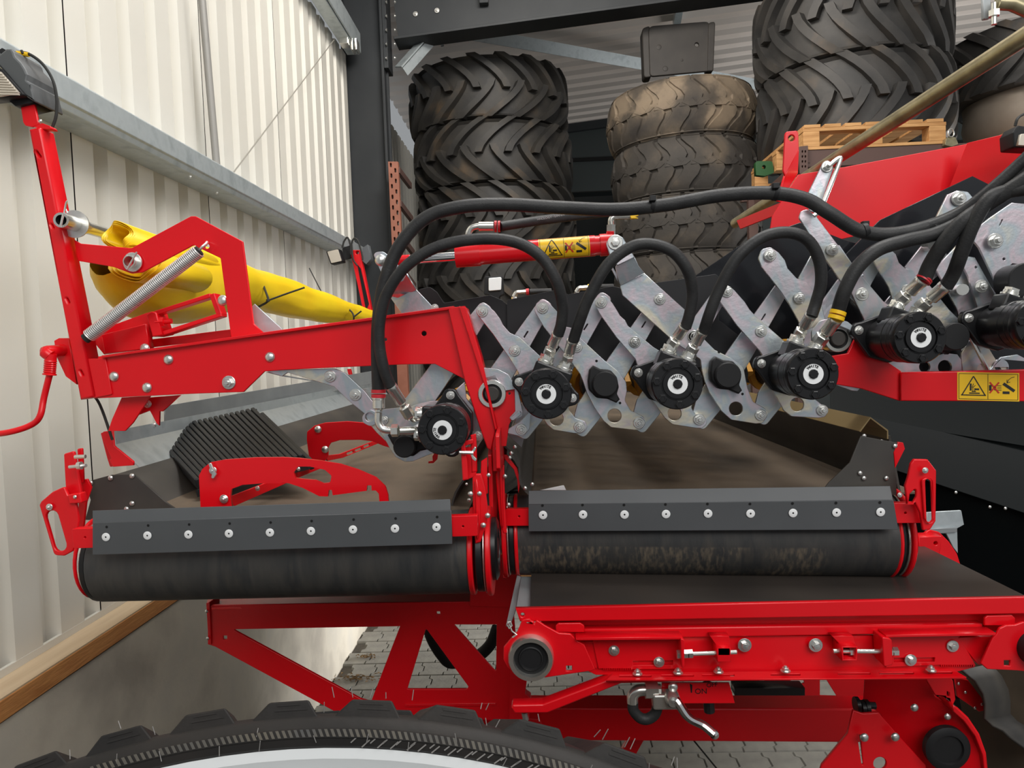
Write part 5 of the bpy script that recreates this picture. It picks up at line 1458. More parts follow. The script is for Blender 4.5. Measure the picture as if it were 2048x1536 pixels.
# zinc levers holding the cylinder
zl = thing('bent_lever', 'bent zinc lever at the rod end of the red cylinder', 'lever', W(800, 600, YZ))
plate('upper_tab', zH([(172, 400, 40), (190, 380, 40), (240, 376, 40), (290, 410), (410, 540), (390, 590), (245, 640), (240, 560)]), YCY + .01, .008, ZINC, zl)
plate('bend', zH([(245, 632), (405, 530), (485, 660), (350, 722), (292, 705)]), yv(550, YCY + .012, 590, YZB - .005), .006, ZINC, zl)
plate('lower_arm', zH([(285, 700), (350, 715), (480, 650), (600, 775), (680, 850), (800, 1000), (700, 1020), (430, 900)]), YZB - .012, .006, ZINC, zl)
q = zH([(225, 440)])[0]; inst('pin_head', DOME, zl, at(q[0], q[1], YCY + .009, pixr(12, YCY)))
q = zH([(620, 790)])[0]; bolt(zl, q[0], q[1], YZB - .012, 8)
z2 = thing('cylinder_bracket', 'bent zinc bracket at the base end of the red cylinder', 'bracket', W(1240, 520, YZ))
plate('upper_tab', zJ([(42, 175, 40), (75, 115, 40), (130, 105, 40), (170, 130, 30), (222, 220), (255, 272), (128, 334), (85, 290)]), YCY + .005, .008, ZINC, z2, [zH(circ(1970, 385, 18))], bev=.0015)
plate('rear_tab', zH([(1890, 430), (1950, 540), (1960, 600), (1900, 480)]), YCY + .03, .006, ZINC, z2)
plate('bend', zJ([(112, 345), (128, 328), (250, 266), (285, 340), (325, 388), (150, 482), (125, 410)]), yv(530, YCY + .014, 570, YZ - .002), .006, ZINC, z2)
q = zH([(1940, 310)])[0]; inst('pin_head', HEXB, z2, at(q[0], q[1], YCY + .004, pixr(15, YCY)))
for p in ((437, 580),): pass

# ---- right group of links
rg = thing('right_link_frame', 'pinkish zinc link plates of the right roller bank above the red beam', 'link frame', W(1850, 730, 1.55))
YR = 1.52
RP = [
    ('link_plate', zK([(105, 430, 40), (130, 360, 40), (195, 343, 40), (255, 385, 20), (300, 440, 20), (320, 500, 20), (385, 572), (460, 600), (560, 730), (600, 900), (430, 960), (395, 880), (330, 760, 30), (270, 670), (130, 490)]), YZ - .004, []),
    ('link_plate', zK([(400, 570), (500, 390), (590, 400), (600, 560), (520, 650), (560, 760), (640, 680), (720, 760), (600, 900), (480, 800), (400, 600)]), YZB, []),
    ('strap', zK([(403, 130, 30), (418, 80, 30), (465, 68, 30), (530, 120, 20), (806, 486), (720, 612), (560, 380)]), YR - .03, []),
    ('link_plate', zK([(640, 330), (740, 580), (880, 880), (1080, 880), (1090, 800), (1020, 740), (900, 600), (806, 486), (700, 330)]), YR, [zK(circ(870, 553, 8))]),
    ('link_plate', zK([(720, 640), (940, 420), (1000, 400), (985, 520), (930, 620), (860, 800), (780, 720)]), YR + .02, []),
    ('link_plate', zK([(940, 430), (960, 370), (1060, 350), (1110, 395, 20), (1135, 460, 20), (1180, 500, 20), (1240, 515, 20), (1262, 560, 20), (1340, 600), (1500, 800), (1600, 900), (1590, 980), (1300, 980), (1140, 780), (1090, 740), (1060, 640)]), YR, []),
    ('link_plate', zK([(1175, 490), (1330, 300), (1480, 380), (1500, 480), (1300, 660), (1240, 560)]), YR + .02, []),
    ('link_plate', zK([(1020, 760), (1070, 700), (1130, 790), (1060, 830)]), YR + .02, []),
    ('link_plate', zK([(1400, 500), (1560, 330), (1700, 470), (1840, 680), (1840, 760), (1690, 900), (1740, 1000), (1900, 1260), (1640, 1260), (1590, 1100), (1600, 950), (1560, 800)]), YR + .006, [zK(circ(1880, 1220, 50)), zK(circ(1705, 775, 8))]),
    ('link_plate', zK([(1060, 1250), (860, 1080), (880, 1100), (1290, 1180), (1480, 1120), (1560, 1130), (1640, 1240), (1700, 1280), (1060, 1280)]), YR + .004, [zK(circ(1322, 1220, 42)), zK(circ(1470, 1222, 52))]),
    ('link_plate', zK([(1590, 1120), (1660, 1010), (1790, 1250), (1880, 1150), (2000, 1130), (2100, 1180), (2100, 1280), (1600, 1280)]), YR + .002, [zK(circ(1880, 1222, 54)), zK(circ(1745, 1235, 44))]),
    ('corner_plate', zK([(1672, 290, 20), (1700, 208, 20), (1800, 130), (1960, 20), (2100, 30), (2150, 330), (2050, 480), (1965, 465), (1900, 520), (1900, 640), (1960, 760), (1880, 720), (1840, 600), (1720, 350)]), YR - .025, [zK(slot(1880, 165, 50, 7, -65)), zK(circ(1902, 432, 9))]),
    ('link_plate', zK([(1690, 420), (1840, 690), (1860, 760), (1720, 830), (1640, 560), (1560, 400)]), YR - .01, [zK(circ(1697, 492, 8))]),
    ('link_plate', zK([(1400, 140), (1490, -40), (1560, -70, 20), (1640, -60, 20), (1690, 0), (1600, 60), (1395, 150)]), YR - .03, []),
]
for nm, pts, Y, ho in RP: plate(nm, pts, Y, TH, ZINC, rg, ho, bev=.001)
for p, r in (((190, 405), 12), ((405, 718), 11), ((645, 365), 12), ((862, 690), 13), ((1190, 660), 11), ((1735, 632), 13), ((1835, 300), 15), ((1570, -10), 14)):
    q = zK([p])[0]; bolt(rg, q[0], q[1], YR - .033 if p[0] in (645, 1835, 1570) else YR - .028, r)
for p in ((1600, 655), (1390, 330)):
    q = zK([p])[0]; MB().tube([W(q[0], q[1], YR - .05), W(q[0] - 14, q[1] + 2, YR + .02)], .011, 12).build('stud', NICKEL, rg, smooth=True)
disc('bearing_cap', W(*zK([(1500, 1000)])[0], YR - .04), pixr(26, YR), .05, PLASTIC, rg, 'Y', 28)
disc('bearing_cap', W(*zK([(2010, 600)])[0], YR - .05), pixr(34, YR), .05, PLASTIC, rg, 'Y', 28)
plate('bearing_bracket', zK([(1440, 1090), (1500, 1130), (1550, 1080), (1560, 940), (1440, 900)]), YR - .02, .02, PLASTIC, rg, bev=.003)
plate('backing_sheet', [(1640, 560), (1760, 440), (1945, 352), (1985, 372), (2120, 330), (2120, 745), (1640, 745)], YR + .07, .005, GLOSSBLACK, rg)
mb = MB(); mb.tube([W(*zK([(1655, 1000)])[0], YR - .02), W(*zK([(1785, 1248)])[0], YR - .02)], .0045, 8); mb.build('rod', NICKEL, rg, smooth=True)
# ring above the right red plate
c = W(*zK([(690, 1015)])[0], YZ - .008)
r2 = thing('right_pivot_ring', 'zinc ring with grey cap behind the yellow hose clip at the right red plate', 'ring', c)
ring_part('outer_ring', c, .0265, .0195, .03, NICKEL, r2); ring_part('rubber_ring', c + Vector((0, .004, 0)), .0195, .0145, .03, PLASTIC, r2); disc('end_cap', c + Vector((0, .008, 0)), .0150, .02, GREYPLASTIC, r2, 'Y', 24)
plate('bracket', zK([(500, 1060), (495, 960, 40), (560, 880, 60), (660, 865, 60), (760, 890, 30), (820, 940, 10), (835, 990, 10), (825, 1018, 10), (800, 1010), (770, 950), (650, 900, 40), (560, 940, 40), (520, 1030)]), YZ - .02, .006, ZINC, r2)

# right red beam with decal
rb2 = thing('right_red_beam', 'red folded beam with yellow warning decal below the right roller bank', 'beam', W(1900, 780, 1.5))
plate('web_plate', zK([(640, 1140), (760, 1120), (820, 1000), (850, 955), (862, 1060), (1000, 1150), (1150, 1252), (1148, 1472), (860, 1380), (670, 1348), (690, 1250)]), YZ - .002, .008, RED, rb2, bev=.0015)
YBm = ((1802, YZ - .010), (2070, YZ - .07))
plate('beam_face', [(1802, 745), (2110, 738), (2110, 803), (1801, 802)], YBm, .03, RED, rb2, bev=.002)
fY = yfun(YBm)


def beam_map(u, v, lift):
    x = 1914 + 124 * u / 2; yb, yt = 800 + (u / 2) * 3, 744 + u / 2 * 2
    p = W(x, yb + (yt - yb) * v, fY(x, 0)); return p + Vector((0, -lift * 1.5 - .0003, 0))


decal(rb2, beam_map, 'yellow crushing hazard decal with black pictograms')
plate('rear_washer', zK([(670, 1350), (760, 1340, 10), (850, 1380, 10), (830, 1398, 10), (790, 1395)]), YZ + .01, .006, ZINC, rb2)

# ---- red hopper plates at the upper right
rh = thing('red_hopper_plate', 'large red sloping sheet with upright holed lug at the upper right', 'hopper plate', W(1750, 400, 1.95))
plate('main_sheet', [(1597, 349), (1690, 334), (1934, 288), (2110, 244), (2110, 400), (1960, 420), (1674, 480), (1560, 470), (1540, 460), (1545, 432), (1562, 404)], 1.9, .006, RED, rh)
plate('fold', [(1934, 286), (2110, 244), (2110, 400), (1880, 420)], ((1880, 1.895), (2110, 1.72)), .006, RED, rh)
plate('left_wing', [(1473, 441), (1563, 404), (1546, 432), (1480, 458)], ((1473, 2.1), (1563, 1.9)), .006, RED, rh)
plate('lug', [(1570, 268, 10), (1573, 263, 8), (1594, 261, 8), (1597, 266, 6), (1598, 300), (1570, 352), (1566, 340)], 1.895, .008, RED, rh, [circ(1583, 276, 6.5)], bev=.0015)
plate('lug_gusset', [(1598, 300), (1596, 347), (1562, 404), (1556, 402), (1570, 352)], ((1556, 1.9), (1598, 1.96)), .006, RED, rh)
rl2 = thing('reflector_lamp', 'small black marker lamp with pale lens on the red sheet at the right edge', 'lamp', W(2040, 280, 1.7))
plate('housing', [(2026, 265, 5), (2036, 250, 5), (2070, 255), (2070, 296), (2028, 294, 4)], 1.68, .05, PLASTIC, rl2, bev=.003)
plate('lens', [(2042, 268), (2070, 265), (2070, 292), (2036, 290)], 1.672, .01, LAMPLENS, rl2)
MB().tube(spline([W(2030, 252, 1.68), W(2036, 236, 1.68), (W(2052, 226, 1.7))], 5), .003, 6).build('cable', CORD, rl2, smooth=True)
# yellow-chromated stay tube with shackle strap
sy = thing('stay_tube', 'olive yellow chromate stay tube crossing in front of the big tyres', 'tube', W(1760, 270, 1.6))
a, b = W(1470, 447, 2.45), W(2120, 28, 1.22)
MB().tube([a, b], .0158, 20).build('tube', OLIVE, sy, smooth=True)
ss = thing('shackle_strap', 'white zinc strap with wire shackle holding the stay tube', 'strap', W(1640, 380, 1.5))
plate('strap', zG([(465, 1425), (570, 1210, 50), (600, 1175, 40), (640, 1180, 40), (655, 1230, 30), (560, 1500), (540, 1560), (480, 1540, 20)]), YR - .045, .006, ZINC, ss)
q = zG([(605, 1220)])[0]; bolt(ss, q[0], q[1], YR - .046, 11)
MB().tube(spline([W(*p, YR - .06) for p in zG([(620, 1215), (690, 1160), (700, 1185), (600, 1440), (555, 1540), (510, 1580)])], 6), .0042, 10).build('wire_shackle', NICKEL, ss, smooth=True)
# yellow-zinc fitting at the top right corner
tf_ = thing('top_right_fitting', 'zinc bolt fitting and gold tube end at the top right corner', 'fitting', W(1990, 20, 1.6))
plate('plate', [(1967, -10), (1981, -10), (1982, 36, 3), (1968, 38, 3)], 1.62, .01, GREYPLATE, tf_)
mb = MB(); mb.tube([W(1988, 6, 1.6), W(1988, 49, 1.6)], .0055, 14); mb.lathe([(.011, -.006), (.011, .006)], 6, Matrix.Translation(W(1988, 27, 1.6))); mb.build('bolt', NICKEL, tf_, smooth=True)
MB().tube([W(1994, 6, 1.6), W(2025, 8, 1.6), W(2075, 30, 1.6)], .014, 14).build('gold_tube', OLIVE, tf_, smooth=True)
# ================================================================ LEFT RED FRAME
YFm = 1.50
lf = thing('lifting_boom', 'red folded arm with upright post and sloping end leg at the left', 'frame', W(500, 790, YFm))
post_holes = [zA(slot(382, 190, 34, 9, 62)), zA(slot(495, 735, 42, 10, 62)), zA(slot(595, 1265, 42, 10, 62)), zT(slot(222, 900, 46, 10, 55))]
plate('post', [(57, 258, 3), (80, 253, 5), (189, 793), (160, 800)], YFm - .008, .045, RED, lf, post_holes, bev=.004)
plate('post_cap', [(66, 253), (84, 246, 4), (100, 252, 5), (104, 258), (80, 258)], YFm, .02, RED, lf)
plate('post_foot', [(176, 717), (211, 717), (224, 789, 3), (186, 796)], YFm - .004, .004, RED, lf, bev=.001)
beam_ol = [(196, 713), (560, 664), (906, 617, 4), (932, 700), (940, 775), (928, 758), (870, 728), (805, 729), (564, 740), (529, 743), (487, 784), (400, 787), (189, 797)]
plate('beam_web', beam_ol, YFm, .006, RED, lf, [circ(848, 667, 5), circ(771, 679, 3)], bev=.0012)
plate('beam_lip', [(203, 711), (560, 660), (907, 612), (907, 618), (560, 666), (203, 716)], YFm - .012, .06, RED, lf, bev=.001)
plate('rear_web', zA([(1100, 1020), (1690, 945), (1690, 1010), (1100, 1080)]) , YFm + .10, .006, RED, lf)
plate('rear_web', [(800, 628), (905, 613), (905, 640), (800, 650)], YFm + .10, .006, RED, lf)
leg = plate('end_leg', zI([(60, 205), (185, 188, 12), (285, 560), (408, 1085), (375, 1246), (345, 1232), (290, 1080), (180, 735)]), YFm - .016, .008, RED, lf, bev=.002)
plate('leg_flange', zI([(140, 190), (192, 200, 10), (300, 560), (418, 1085), (402, 1105), (330, 790)]), YFm - .026, .05, RED, lf, bev=.002)
plate('leg_tongue', zI([(395, 1100), (440, 1080), (445, 1200), (415, 1400), (388, 1400), (380, 1200)]), YFm - .01, .012, RED, lf, bev=.0015)
for p in ((424, 1130), (425, 1230)): q = zI([p])[0]; bolt(lf, q[0], q[1], YFm - .012, 6, DOME)
plate('arm_plate', zA([(540, 290), (585, 318), (960, 352, 8), (1395, 118, 14), (1430, 118, 14), (1775, 303, 14), (1855, 905, 8), (1925, 970), (1690, 1010), (1612, 425, 14), (1412, 330, 8), (1040, 528, 8), (960, 538, 20), (830, 490), (570, 445)]), YFm + .02, .006, RED, lf, [zA(circ(1513, 338, 18))], bev=.0012)
for x, y in ((228, 753), (294, 775), (337, 719), (540, 714)): bolt(lf, x, y, YFm - .001, 10.5, DOME)
q = zA([(1060, 1085)])[0]; bolt(lf, q[0], q[1], YFm + .04, 10, DOME)
bolt(lf, 458, 765, YFm - .001, 14, NUT)
# lower brackets hanging under the beam
plate('hanger_plate', [(243, 795), (300, 792), (266, 845), (250, 862), (216, 862), (224, 838)], YFm + .03, .006, RED, lf)
plate('hanger_plate', zC([(700, 125), (1005, 100), (885, 210), (865, 210), (862, 305), (845, 290), (800, 205), (720, 235)]), YFm + .06, .006, RED, lf)
plate('hanger_foot', zC([(475, 365, 8), (490, 345), (552, 338), (560, 440), (690, 545), (690, 570), (555, 580), (530, 535), (545, 525)]), YFm + .10, .006, RED, lf)
q = zC([(787, 160)])[0]; bolt(lf, q[0], q[1], YFm + .055, 8)
# tension fork behind the post
plate('fork_block', zA([(660, 1010), (700, 960), (1060, 830, 10), (1110, 815, 10), (1150, 830), (1185, 990), (1110, 1000), (1095, 1010), (1080, 1085), (760, 1130)]), YFm + .07, .006, RED, lf)
plate('fork_face', zA([(740, 985), (1065, 905), (1095, 1085), (765, 1128)]), YFm + .05, .02, RED, lf, bev=.002)
plate('fork_end', zA([(1070, 840), (1105, 815), (1140, 825), (1190, 985), (1115, 1000)]), YFm + .04, .05, RED, lf, bev=.002)
mb = MB()
for p, q in (((1150, 832), (1560, 700)), ((1190, 985), (1640, 838))):
    a, b = zA([p])[0], zA([q])[0]; mb.beam(W(a[0], a[1], YFm + .06), W(b[0], b[1], YFm + .06), .03, .009, (0, 0, 1))
a, b = zA([(1570, 690)])[0], zA([(1625, 845)])[0]; mb.beam(W(*a, YFm + .06), W(*b, YFm + .06), .03, .012, (1, 0, 0))
mb.build('fork_bars', RED, lf, bevel=.002)
mb = MB(); a, b = zA([(1165, 895)])[0], zA([(1255, 885)])[0]; mb.tube([W(*a, YFm + .05), W(*b, YFm + .05)], .0055, 12)
a, b = zA([(1150, 895)])[0], zA([(1205, 890)])[0]; mb.tube([W(*a, YFm + .05), W(*b, YFm + .05)], .011, 6); mb.build('fork_nut', RED, lf, smooth=True)
q = zA([(1630, 735)])[0]; bolt(lf, q[0], q[1], YFm + .03, 11, DOME)
plate('zinc_stay', zA([(1835, 790), (1860, 760), (2060, 940), (2060, 980), (1925, 970), (1860, 910)]), YFm + .05, .006, GALV, lf)
plate('crank_bearing', zA([(395, 1030), (430, 1010), (500, 1010), (560, 1350), (480, 1290), (410, 1140)]), YFm + .02, .006, RED, lf)
# short link eye on the post arm (tube end through the arm)
te = thing('roll_tube_end', 'zinc tube end with washer and split pin through the red arm plate', 'tube end', W(264, 524, YFm))
c = W(264, 524, YFm + .012)
ring_part('washer', c, .0200, .0135, .004, BOLT, te); ring_part('tube', c + Vector((0, -.012, 0)), .0135, .0105, .04, NICKEL, te)
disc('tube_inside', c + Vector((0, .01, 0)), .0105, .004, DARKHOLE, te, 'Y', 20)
MB().tube([W(254, 539, YFm - .002), W(274, 504, YFm - .002)], .002, 8).build('split_pin', BOLT, te, smooth=True)

# crank handle
ch = thing('crank_handle', 'red bent crank handle hanging below the post at the left edge', 'crank handle', W(60, 800, 1.5))
MB().tube(spline([W(-40, 872, 1.46), W(20, 864, 1.46), W(62, 850, 1.47), W(80, 832, 1.47), (W(88, 795, 1.48)), W(99, 750, 1.48)], 6), .0062, 12).build('rod', RED, ch, smooth=True)
mb = MB(); P = [W(99 + 3 * t, 750 - 42 * t, 1.48) for t in [k / 20 for k in range(21)]]
mb.tube(P, [.013 if k < 2 else (.0105 + .0016 * (k % 2)) for k in range(14)] + [.011] * 7, 14); mb.build('grip_bellows', RED, ch, smooth=True)
MB().tube(spline([W(101, 712, 1.48), W(92, 704, 1.48), W(112, 702, 1.50), W(124, 700, 1.52)], 4), .0125, 12).build('elbow', RED, ch, smooth=True)

# spring
sp = thing('tension_spring', 'long silver coil spring stretched diagonally across the red arm', 'spring', W(185, 665, 1.46))
a, b = W(178, 672, YFm - .02), W(398, 502, YFm - .005); d = b - a; dn = d.normalized(); e1 = dn.cross(Vector((0, 1, 0))).normalized(); e2 = dn.cross(e1)
turns = 74; P = []
for k in range(turns * 12 + 1):
    t = k / (turns * 12); an = 2 * math.pi * k / 12
    P.append(a + d * t + (e1 * math.cos(an) + e2 * math.sin(an)) * .0128)
MB().tube(P, .00150, 6).build('coil', SPRINGSTEEL, sp, smooth=True)
MB().tube([a - dn * .01, b + dn * .002], .0105, 14).build('core_shadow_tube', M_('coil_gap_shade', (.02, .019, .018), .8), sp, smooth=True)  # dark inner tube stands in for the shade between the coils
MB().tube(spline([W(398, 502, YFm - .005), W(404, 494, YFm - .01), W(411, 488, YFm - .005), W(414, 484, YFm + .01), W(412, 490, YFm + .022)], 5), .0026, 8).build('hook', SPRINGSTEEL, sp, smooth=True)

# work light on the post
wk = thing('work_light', 'dark grey work light with ribbed reflector on top of the red post', 'work light', W(60, 200, 1.5))
zt3 = zf(0, 80, 1536 / 220)
plate('housing', zt3([(-120, 60), (0, 190), (85, 118, 20), (150, 118, 20), (185, 165, 20), (205, 230), (290, 315), (345, 400), (382, 480, 14), (372, 565, 10), (435, 610, 10), (450, 690), (490, 840), (480, 865), (330, 770), (20, 400), (-120, 260)]), YFm - .02, .09, GREYPLATE if False else M_('dark_grey_plastic', (.085, .09, .092), .5), wk, bev=.004)
plate('front_frame', zt3([(-40, 375), (20, 400), (325, 745), (320, 770), (0, 812), (-200, 830), (-200, 300)]), YFm - .03, .03, PLASTIC, wk, bev=.002)
lens = plate('reflector', zt3([(-20, 440), (5, 440), (265, 735), (0, 785), (-180, 800), (-180, 440)]), YFm - .036, .006, LAMPLENS, wk)
mb = MB()
for k in range(9):
    y0 = 470 + 36 * k; p = zt3([(-180, y0 - 10), (min(270, 5 + (y0 - 440) * .88), y0 + 4)])
    mb.tube([W(*p[0], YFm - .037), W(*p[1], YFm - .037)], .0018, 6)
mb.build('lens_ribs', LAMPLENS, wk, smooth=True)
plate('lower_housing', zt3([(120, 845), (330, 770), (480, 865), (265, 915), (215, 925)]), YFm - .01, .06, PLASTIC, wk)
plate('fin', zt3([(-20, 140), (25, 108, 10), (60, 125, 10), (45, 200), (0, 240)]), YFm - .015, .05, PLASTIC, wk)
plate('bracket', zt3([(285, 915), (480, 870), (530, 1140), (540, 1180), (440, 1215, 30), (350, 1195, 40), (320, 1150, 20)]), YFm, .006, RED, wk, bev=.0015)
q = zt3([(560, 1130)])[0]; bolt(wk, q[0], q[1], YFm - .002, 4, DOME)
MB().tube(spline([W(*p, YFm + .02) for p in zt3([(190, 185), (250, 172), (390, 190), (560, 300), (680, 450), (750, 600), (785, 760), (795, 900), (780, 1080), (720, 1250)])], 8), .0031, 8).build('cable', CORD, wk, smooth=True)
MB().tube([W(*p, YFm + .02) for p in zt3([(235, 185), (320, 195), (400, 205)])], .005, 8).build('yellow_tag', DECAL, wk, smooth=True)
MB().tube([W(*p, YFm + .015) for p in zt3([(320, 190), (300, 145)])], .0026, 6).build('tie_tail', CORD, wk, smooth=True)
o = MB().tube(spline([W(178, 780, 1.56), W(200, 810, 1.56), W(225, 880, 1.56)], 5), .003, 8).build('thin_cable', CORD, smooth=True); mark(o, 'thin dark cable running down from the red post foot', 'cable')

# ---- yellow tarpaulin roll
ty = thing('tarpaulin_roll', 'rolled yellow tarpaulin tied with black cords behind the red arm', 'tarpaulin', W(450, 640, 2.0))
def loft(name, secs, mat, par, seg=40, wob=.0, seed=0, sp=True, thick=0, power=1):
    """secs: (px, py, Y, half width m, half height px)"""
    cs = []
    for (x, y, Y, hw, hh) in secs: cs.append((W(x, y, Y), hw, pixr(hh, Y)))
    out = []
    n = 6
    C_ = spline([c[0] for c in cs], n)
    for i in range(len(C_)):
        t = i / n; k = min(int(t), len(cs) - 2); f_ = t - k
        hw = cs[k][1] * (1 - f_) + cs[k + 1][1] * f_; hh = cs[k][2] * (1 - f_) + cs[k + 1][2] * f_
        out.append((C_[i], hw, hh))
    v = []; m = len(out)
    for c, hw, hh in out:
        for k in range(seg):
            a = 2 * math.pi * k / seg
            r = 1 + wob * noise.noise(Vector((math.cos(a) * 1.6, math.sin(a) * 1.6, c.y * 4 + seed))) + wob * .5 * noise.noise(Vector((math.cos(a) * 5, math.sin(a) * 5, c.y * 3 + seed)))
            v.append(c + Vector((math.cos(a) * hw * r, 0, math.sin(a) * hh * r)))
    f = [(i * seg + k, i * seg + (k + 1) % seg, (i + 1) * seg + (k + 1) % seg, (i + 1) * seg + k) for i in range(m - 1) for k in range(seg)]
    mb = MB(); mb.add(v, f)
    mb.add([v[(m - 1) * seg + k] for k in range(seg)], [tuple(range(seg))])
    o = mb.build(name, mat, par, smooth=True)
    return o, out


loft('hanging_fold', [(205, 528, 1.60, .03, 22), (228, 548, 1.64, .055, 46), (270, 566, 1.72, .072, 70), (315, 568, 1.81, .078, 80), (360, 564, 1.92, .076, 82), (405, 566, 2.02, .070, 72), (455, 568, 2.18, .062, 58), (505, 577, 2.40, .056, 40), (560, 592, 2.65, .055, 40), (620, 608, 3.0, .055, 33), (690, 624, 3.5, .05, 23), (750, 638, 4.2, .045, 14)], YELLOW, ty, wob=.10, seed=2)
# spiral of the wound end around the tube and the open folds
def spiral(name, cx, cy, Y0, Y1, r0, r1, turns, mat, squash=1.0, tilt=(0, 0)):
    mb = MB(); n = int(turns * 26); v = []; f = []
    for k in range(n + 1):
        t = k / n; a = 2 * math.pi * turns * t - 1.2; r = r0 + (r1 - r0) * t
        p0 = W(cx, cy, Y0) + Vector((r * math.cos(a), 0, r * math.sin(a) * squash))
        p1 = W(cx, cy, Y0) + Vector((tilt[0] + r * .92 * math.cos(a), Y1 - Y0, tilt[1] + r * .92 * math.sin(a) * squash))
        v += [p0 + Vector((0, .012 * math.sin(a * 3 + k * .01), 0)), p1]
    for k in range(n): f.append((2 * k, 2 * k + 2, 2 * k + 3, 2 * k + 1))
    o = mb.add(v, f).build(name, mat, ty, smooth=True); s_ = o.modifiers.new('thick', 'SOLIDIFY'); s_.thickness = .0016
    return o


spiral('wound_end', 236, 471, 1.60, 2.0, .022, .034, 3.2, YELLOW, 1.0, (.02, -.02))
spiral('wound_end', 268, 528, 1.60, 1.85, .030, .060, 3.5, YELLOW, .70, (.01, -.01))
tb = thing('roller_tube', 'zinc winding tube with round flange in the end of the yellow tarpaulin', 'tube', W(130, 445, 1.5))
a, b = W(122, 440, 1.46), W(262, 482, 1.80); d = (b - a).normalized()
MR = d.to_track_quat('Z', 'Y').to_matrix().to_4x4()
mb = MB(); mb.lathe([(.0105, 0), (.0150, 0), (.0150, .10), (.0135, .101), (.0135, .33)], 24, Matrix.Translation(a) @ MR, cap=False); mb.build('tube', NICKEL, tb, smooth=True)
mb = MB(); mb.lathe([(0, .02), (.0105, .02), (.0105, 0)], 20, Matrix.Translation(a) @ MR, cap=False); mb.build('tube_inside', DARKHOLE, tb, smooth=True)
mb = MB(); mb.lathe([(.015, 0), (.0285, 0), (.0285, .003), (.015, .003)], 32, Matrix.Translation(a + d * .055) @ MR, cap=False); mb.build('flange', BOLT, tb, smooth=True)
MB().tube([W(121, 453, 1.452), W(127, 428, 1.452)], .0022, 8).build('split_pin', BOLT, tb, smooth=True)
MB().tube(spline([W(128, 428, 1.47), W(131, 410, 1.47), W(134, 402, 1.47), W(131, 416, 1.475), W(135, 425, 1.48)], 4), .0016, 6).build('pin_ring', BOLT, tb, smooth=True)
cd = thing('tie_cord', 'black cord knotted round the yellow tarpaulin beside the red arm', 'cord', W(535, 600, 2.4))
MB().tube(spline([W(*p, Y) for p, Y in zip(zB([(400, 545), (445, 590), (480, 670), (497, 735), (450, 770), (400, 795)]), (2.45, 2.38, 2.32, 2.30, 2.32, 2.4))], 6), .0036, 8).build('loop', CORD, cd, smooth=True)
MB().tube([W(*p, Y) for p, Y in zip(zB([(497, 735), (620, 690), (765, 640)]), (2.29, 2.3, 2.32))], .0028, 8).build('tail', CORD, cd, smooth=True)
MB().lathe([(0, -.006), (.006, -.003), (.006, .003), (0, .006)], 10, Matrix.Translation(W(*zB([(497, 735)])[0], 2.29))).build('knot', CORD, cd, smooth=True)
c2 = thing('tie_cord', 'second black cord knotted round the thin far end of the yellow tarpaulin', 'cord', W(705, 630, 3.4))
MB().tube(spline([W(*p, Y) for p, Y in zip(zB([(1060, 775), (1110, 820), (1125, 855), (1122, 880)]), (3.4, 3.38, 3.36, 3.4))], 6), .004, 8).build('loop', CORD, c2, smooth=True)
MB().tube([W(*p, 3.36) for p in zB([(1125, 855), (1180, 812)])], .0035, 8).build('tail', CORD, c2, smooth=True)
o = MB().tube([W(*zB([(800, 500)])[0], 3.6), W(*zB([(905, 705)])[0], 3.4)], .003, 6).build('loose_cord_end', CORD, smooth=True); mark(o, 'loose black cord end sticking up from the yellow tarpaulin', 'cord')

# ---- far lamp post behind the tarpaulin
fl_ = thing('rear_lamp_post', 'distant red post with pale work lamp and cables beside the steel column', 'lamp post', W(720, 640, 4.8))
YQ = 4.7
plate('post', zB([(1095, 365), (1170, 365, 6), (1180, 440), (1250, 800), (1235, 960), (1190, 800), (1110, 430)]), YQ, .06, RED, fl_, [zB(circ(1150, 385, 12))], bev=.004)
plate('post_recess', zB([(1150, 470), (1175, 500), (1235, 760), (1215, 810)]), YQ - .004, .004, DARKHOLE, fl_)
plate('lamp_housing', zB([(920, 375, 8), (1015, 355, 8), (1045, 450, 8), (955, 470, 8)]), YQ - .03, .08, PLASTIC, fl_, bev=.006)
plate('lamp_lens', zB([(930, 378, 6), (1008, 360, 6), (1036, 445, 6), (960, 462, 6)]), YQ - .036, .01, LAMPLENS, fl_)
plate('side_lamp', zB([(1190, 350), (1225, 325), (1250, 430), (1215, 470), (1180, 440)]), YQ + .02, .08, M_('grey_lamp_housing', (.10, .11, .12), .5), fl_)
plate('lamp_bracket', zB([(1040, 350), (1100, 330), (1110, 420), (1050, 440)]), YQ + .04, .03, PLASTIC, fl_)
for pts in ([(1040, 350), (1055, 300), (1080, 275), (1100, 330), (1105, 400)], [(1100, 370), (1115, 300), (1135, 280), (1160, 310), (1185, 400), (1190, 440)], [(1110, 330), (1120, 430), (1150, 480)]):
    MB().tube(spline([W(*p, YQ - .02) for p in zB(pts)], 6), .006, 6).build('cable', CORD, fl_, smooth=True)
plate('foot_lug', [(740, 756), (752, 740), (760, 735), (752, 762), (740, 766)], 4.3, .02, RED, fl_)
plate('red_arm', [(694, 738), (700, 738), (730, 860), (724, 860)], 4.2, .03, RED, fl_)

# ================================================================ HOSES
YH = 1.40
def hose(label, pts, r, sleeve=(), name='hydraulic_hose', clips=(), Ys=None):
    """pts: (px, py[, Y])"""
    P = [(p[0], p[1], p[2] if len(p) > 2 else YH) for p in pts]
    h = thing(name, label, 'hose', W(P[0][0], P[0][1], P[0][2]), 'hydraulic hoses')
    MB().tube(spline([W(*p) for p in P], 8), r, 16).build('hose', HOSE, h, smooth=True)
    return h


